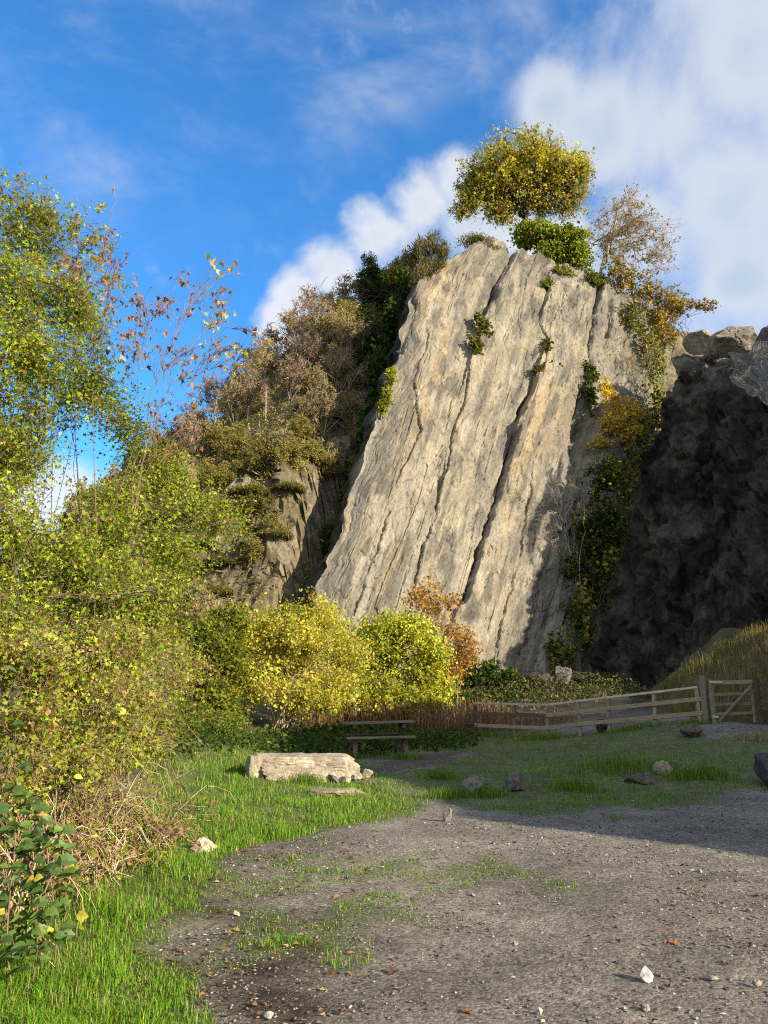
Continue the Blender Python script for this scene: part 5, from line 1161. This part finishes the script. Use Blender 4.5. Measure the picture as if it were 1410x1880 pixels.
def fence():
    A = near_foot(874, 1352, 27.0); B = near_foot(1288, 1338, 22.6)
    f = empty('fence', A, 'three-rail wooden fence across the quarry mouth, ending at the gate', 'fence')
    xs = [874, 945, 1005, 1066, 1120, 1204, 1288]; n = len(xs); ds = [27.0 + (22.6 - 27.0) * (x - 874) / (1288 - 874) for x in xs]
    pts = np.array([near_foot(x, 1345, d) for x, d in zip(xs, ds)]); dirv = nrm(pts[-1] - pts[0]); nv = nrm(np.cross(dirv, UP))
    for i, p in enumerate(pts):
        top = p + UP * (1.04 if i else .98) + dirv * (.03 * ((i * 7) % 3 - 1))
        beam('post', p - UP * .15, top, .10 if i < n - 1 else .11, .10, f, MIDW if i else DARKW, i, up=nv)
    gp = pts[-1] + dirv * .16; beam('gatepost', gp - UP * .2, gp + UP * 1.36, .17, .17, f, (.22, .185, .13), 30, up=nv)
    off = -nv * .06 if nv[1] > 0 else nv * .06
    for k, (h, hh, col) in enumerate([(1.06, .07, PALEW), (.74, .10, MIDW), (.36, .10, MIDW)]):
        a = 0
        for si, (i0, i1) in enumerate([(0, 2), (2, 4), (4, 6)]):
            s, e = pts[i0] + UP * h, pts[i1] + UP * h
            if k == 0: s, e = s, e
            else: s, e = s + off, e + off + (dirv * .2 if si == 2 else 0)
            e = e - dirv * .006
            beam('rail', s, e, .05 if k else .12, hh * 1.15 if k else .065, f, col if not (k == 1 and si == 0) else (.11, .085, .055), 40 + k * 5 + si, up=UP)
    # the gate, hung a step to the right
    h0 = near_foot(1312, 1332, 22.2); h1 = near_foot(1388, 1332, 22.5); gd = nrm(h1 - h0); h1[2] = h0[2] + .02
    g = empty('gate', h0, 'wooden five-bar wicket gate with diagonal brace and white hinge', 'gate')
    gn = nrm(np.cross(gd, UP)); gf = -gn * .05 if gn[1] > 0 else gn * .05
    st = beam('stile', h0 + UP * .05, h0 + UP * 1.22, .10, .09, g, (.25, .21, .15), 60, up=gn); beam('stile', h1 + UP * .05, h1 + UP * 1.16, .08, .08, g, MIDW, 61, up=gn)
    for k, h in enumerate([.30, .55, .82]): beam('bar', h0 + gd * .05 + UP * h, h1 - gd * .04 + UP * (h + .01), .03, .075, g, MIDW, 62 + k)
    beam('top_rail', h0 - gd * .06 + UP * 1.14 + gf * .9, h1 + UP * 1.15 + gf * .9, .05, .10, g, (.36, .31, .22), 66)
    beam('brace', h0 + gd * .12 + UP * .12 + gf, h1 - gd * .05 + UP * 1.05 + gf, .035, .085, g, (.27, .225, .16), 67, up=gn)
    for hg in (beam('hinge', h0 - gd * .09 + UP * 1.15 + gf * 1.7, h0 + gd * .30 + UP * 1.16 + gf * 1.7, .012, .05, g, (.72, .70, .66), 68, nseg=3), beam('hinge', h0 - gd * .08 + UP * .24 + gf * 1.4, h0 + gd * .10 + UP * .24 + gf * 1.4, .012, .05, g, (.72, .70, .64), 69, nseg=3)): hg.parent = st
    # the run of fence beyond the gate
    c0 = near_foot(1397, 1334, 22.3); c1 = c0 + np.array([2.6, -.5, .05]); q = empty('fence', c0, 'dark end of fence right of the gate', 'fence')
    beam('post', c0 - UP * .1, c0 + UP * 1.28, .12, .12, q, DARKW, 70, up=gn); beam('post', c0 + np.array([1.0, -.2, -.1]), c0 + np.array([1.0, -.2, 1.05]), .09, .09, q, DARKW, 71, up=gn)
    for k, h in enumerate([1.12, .82, .48]): beam('rail', c0 + UP * h + gf * 1.6, c1 + UP * h + gf * 1.6, .04, .10, q, DARKW, 72 + k)
fence()
def table():
    c = G(692, 1390); c = c + np.array([0, .25, 0]); c[2] = float(ground_z(c[0], c[1])); t = empty('picnic_table', c, 'weathered dark wooden picnic table with benches in the shade', 'picnic table')
    X = nrm(np.array([1, .12, .0])); Y = np.array([-X[1], X[0], 0]); O = c
    for k, q in enumerate([-.28, -.095, .09, .275]): beam('tabletop_plank', O - X * .86 + Y * q + UP * .76, O + X * .90 + Y * q + UP * .80, .172, .045, t, (.20, .155, .10), 80 + k)
    for k, s in enumerate([-.58, .62]):
        e = O + X * s; beam('table_post', e - UP * .12, e + UP * .72, .13, .11, t, DARKW, 90 + k, up=Y); beam('table_bearer', e - Y * .36 + UP * .70, e + Y * .36 + UP * .70, .09, .09, t, DARKW, 92 + k); beam('bench_bearer', e - Y * .72 + UP * .37, e + Y * .72 + UP * .37, .07, .09, t, DARKW, 94 + k)
        for m, q in enumerate([-.62, .62]): beam('bench_post', e + Y * q - UP * .12, e + Y * q + UP * .41, .10, .10, t, (.20, .15, .095), 96 + k * 2 + m, up=Y)
    for k, q in enumerate([-.70, -.55, .55, .70]): beam('bench_plank', O - X * .78 + Y * q + UP * .445, O + X * .84 + Y * q + UP * .465, .14, .045, t, (.22, .175, .12) if q < 0 else DARKW, 100 + k)
table()
def dead_tuft():
    p = G(1382, 1356); n = 700; b = p + rng.normal(size=(n, 3)) * np.array([.22, .16, 0]); b[:, 2] = ground_z(b[:, 0], b[:, 1])
    V, Q, T, C = blades(b, rng.uniform(.06, .22, n), np.full(n, .008), palette(n, [(.36, .30, .19, 3), (.25, .2, .12, 2)]), 1.4); o = mk('straw_tuft', V, quads=Q, tris=T, col=C, mat=M_grass); tag(o, 'pale heap of dead grass on the path by the gate', 'grass', kind='stuff')
dead_tuft()
def net():
    """rockfall netting draped at the right edge: knotted cords, not a sheet"""
    o = empty('rockfall_net', pix(1400, 700, 34.8), 'pale grey rockfall netting draped over the rock at right edge', 'net')
    u = np.linspace(0, 1, 96); v = np.linspace(0, 1, 64); U, Vv = np.meshgrid(u, v, indexing='ij')
    px = 1362 + 170 * U + 30 * Vv ** 1.6 * (1 - U) + 8 * np.sin(Vv * 9 + U * 5); py = 676 - 60 * U + (70 + 60 * U ** .5) * Vv ** .9 + 8 * np.sin(U * 14 + Vv * 3)
    P = wall_at(px, py) + DW_N * (1.2 + .25 * fbm(U * 5, Vv * 3, seed=7, oct=3) + .12 * np.sin(U * 30 + 2 * Vv))[..., None]
    V1, Q1 = tubes(P, np.full(P.shape[:2], .009), 3); P2 = P.transpose(1, 0, 2); V2, Q2 = tubes(np.ascontiguousarray(P2), np.full(P2.shape[:2], .009), 3)
    V = np.concatenate([V1, V2]); mk('cords', local(o, V), quads=np.concatenate([Q1, Q2 + len(V1)]), col=np.tile([.22, .21, .19], (len(V), 1)), mat=M_gravel, parent=o)
net()
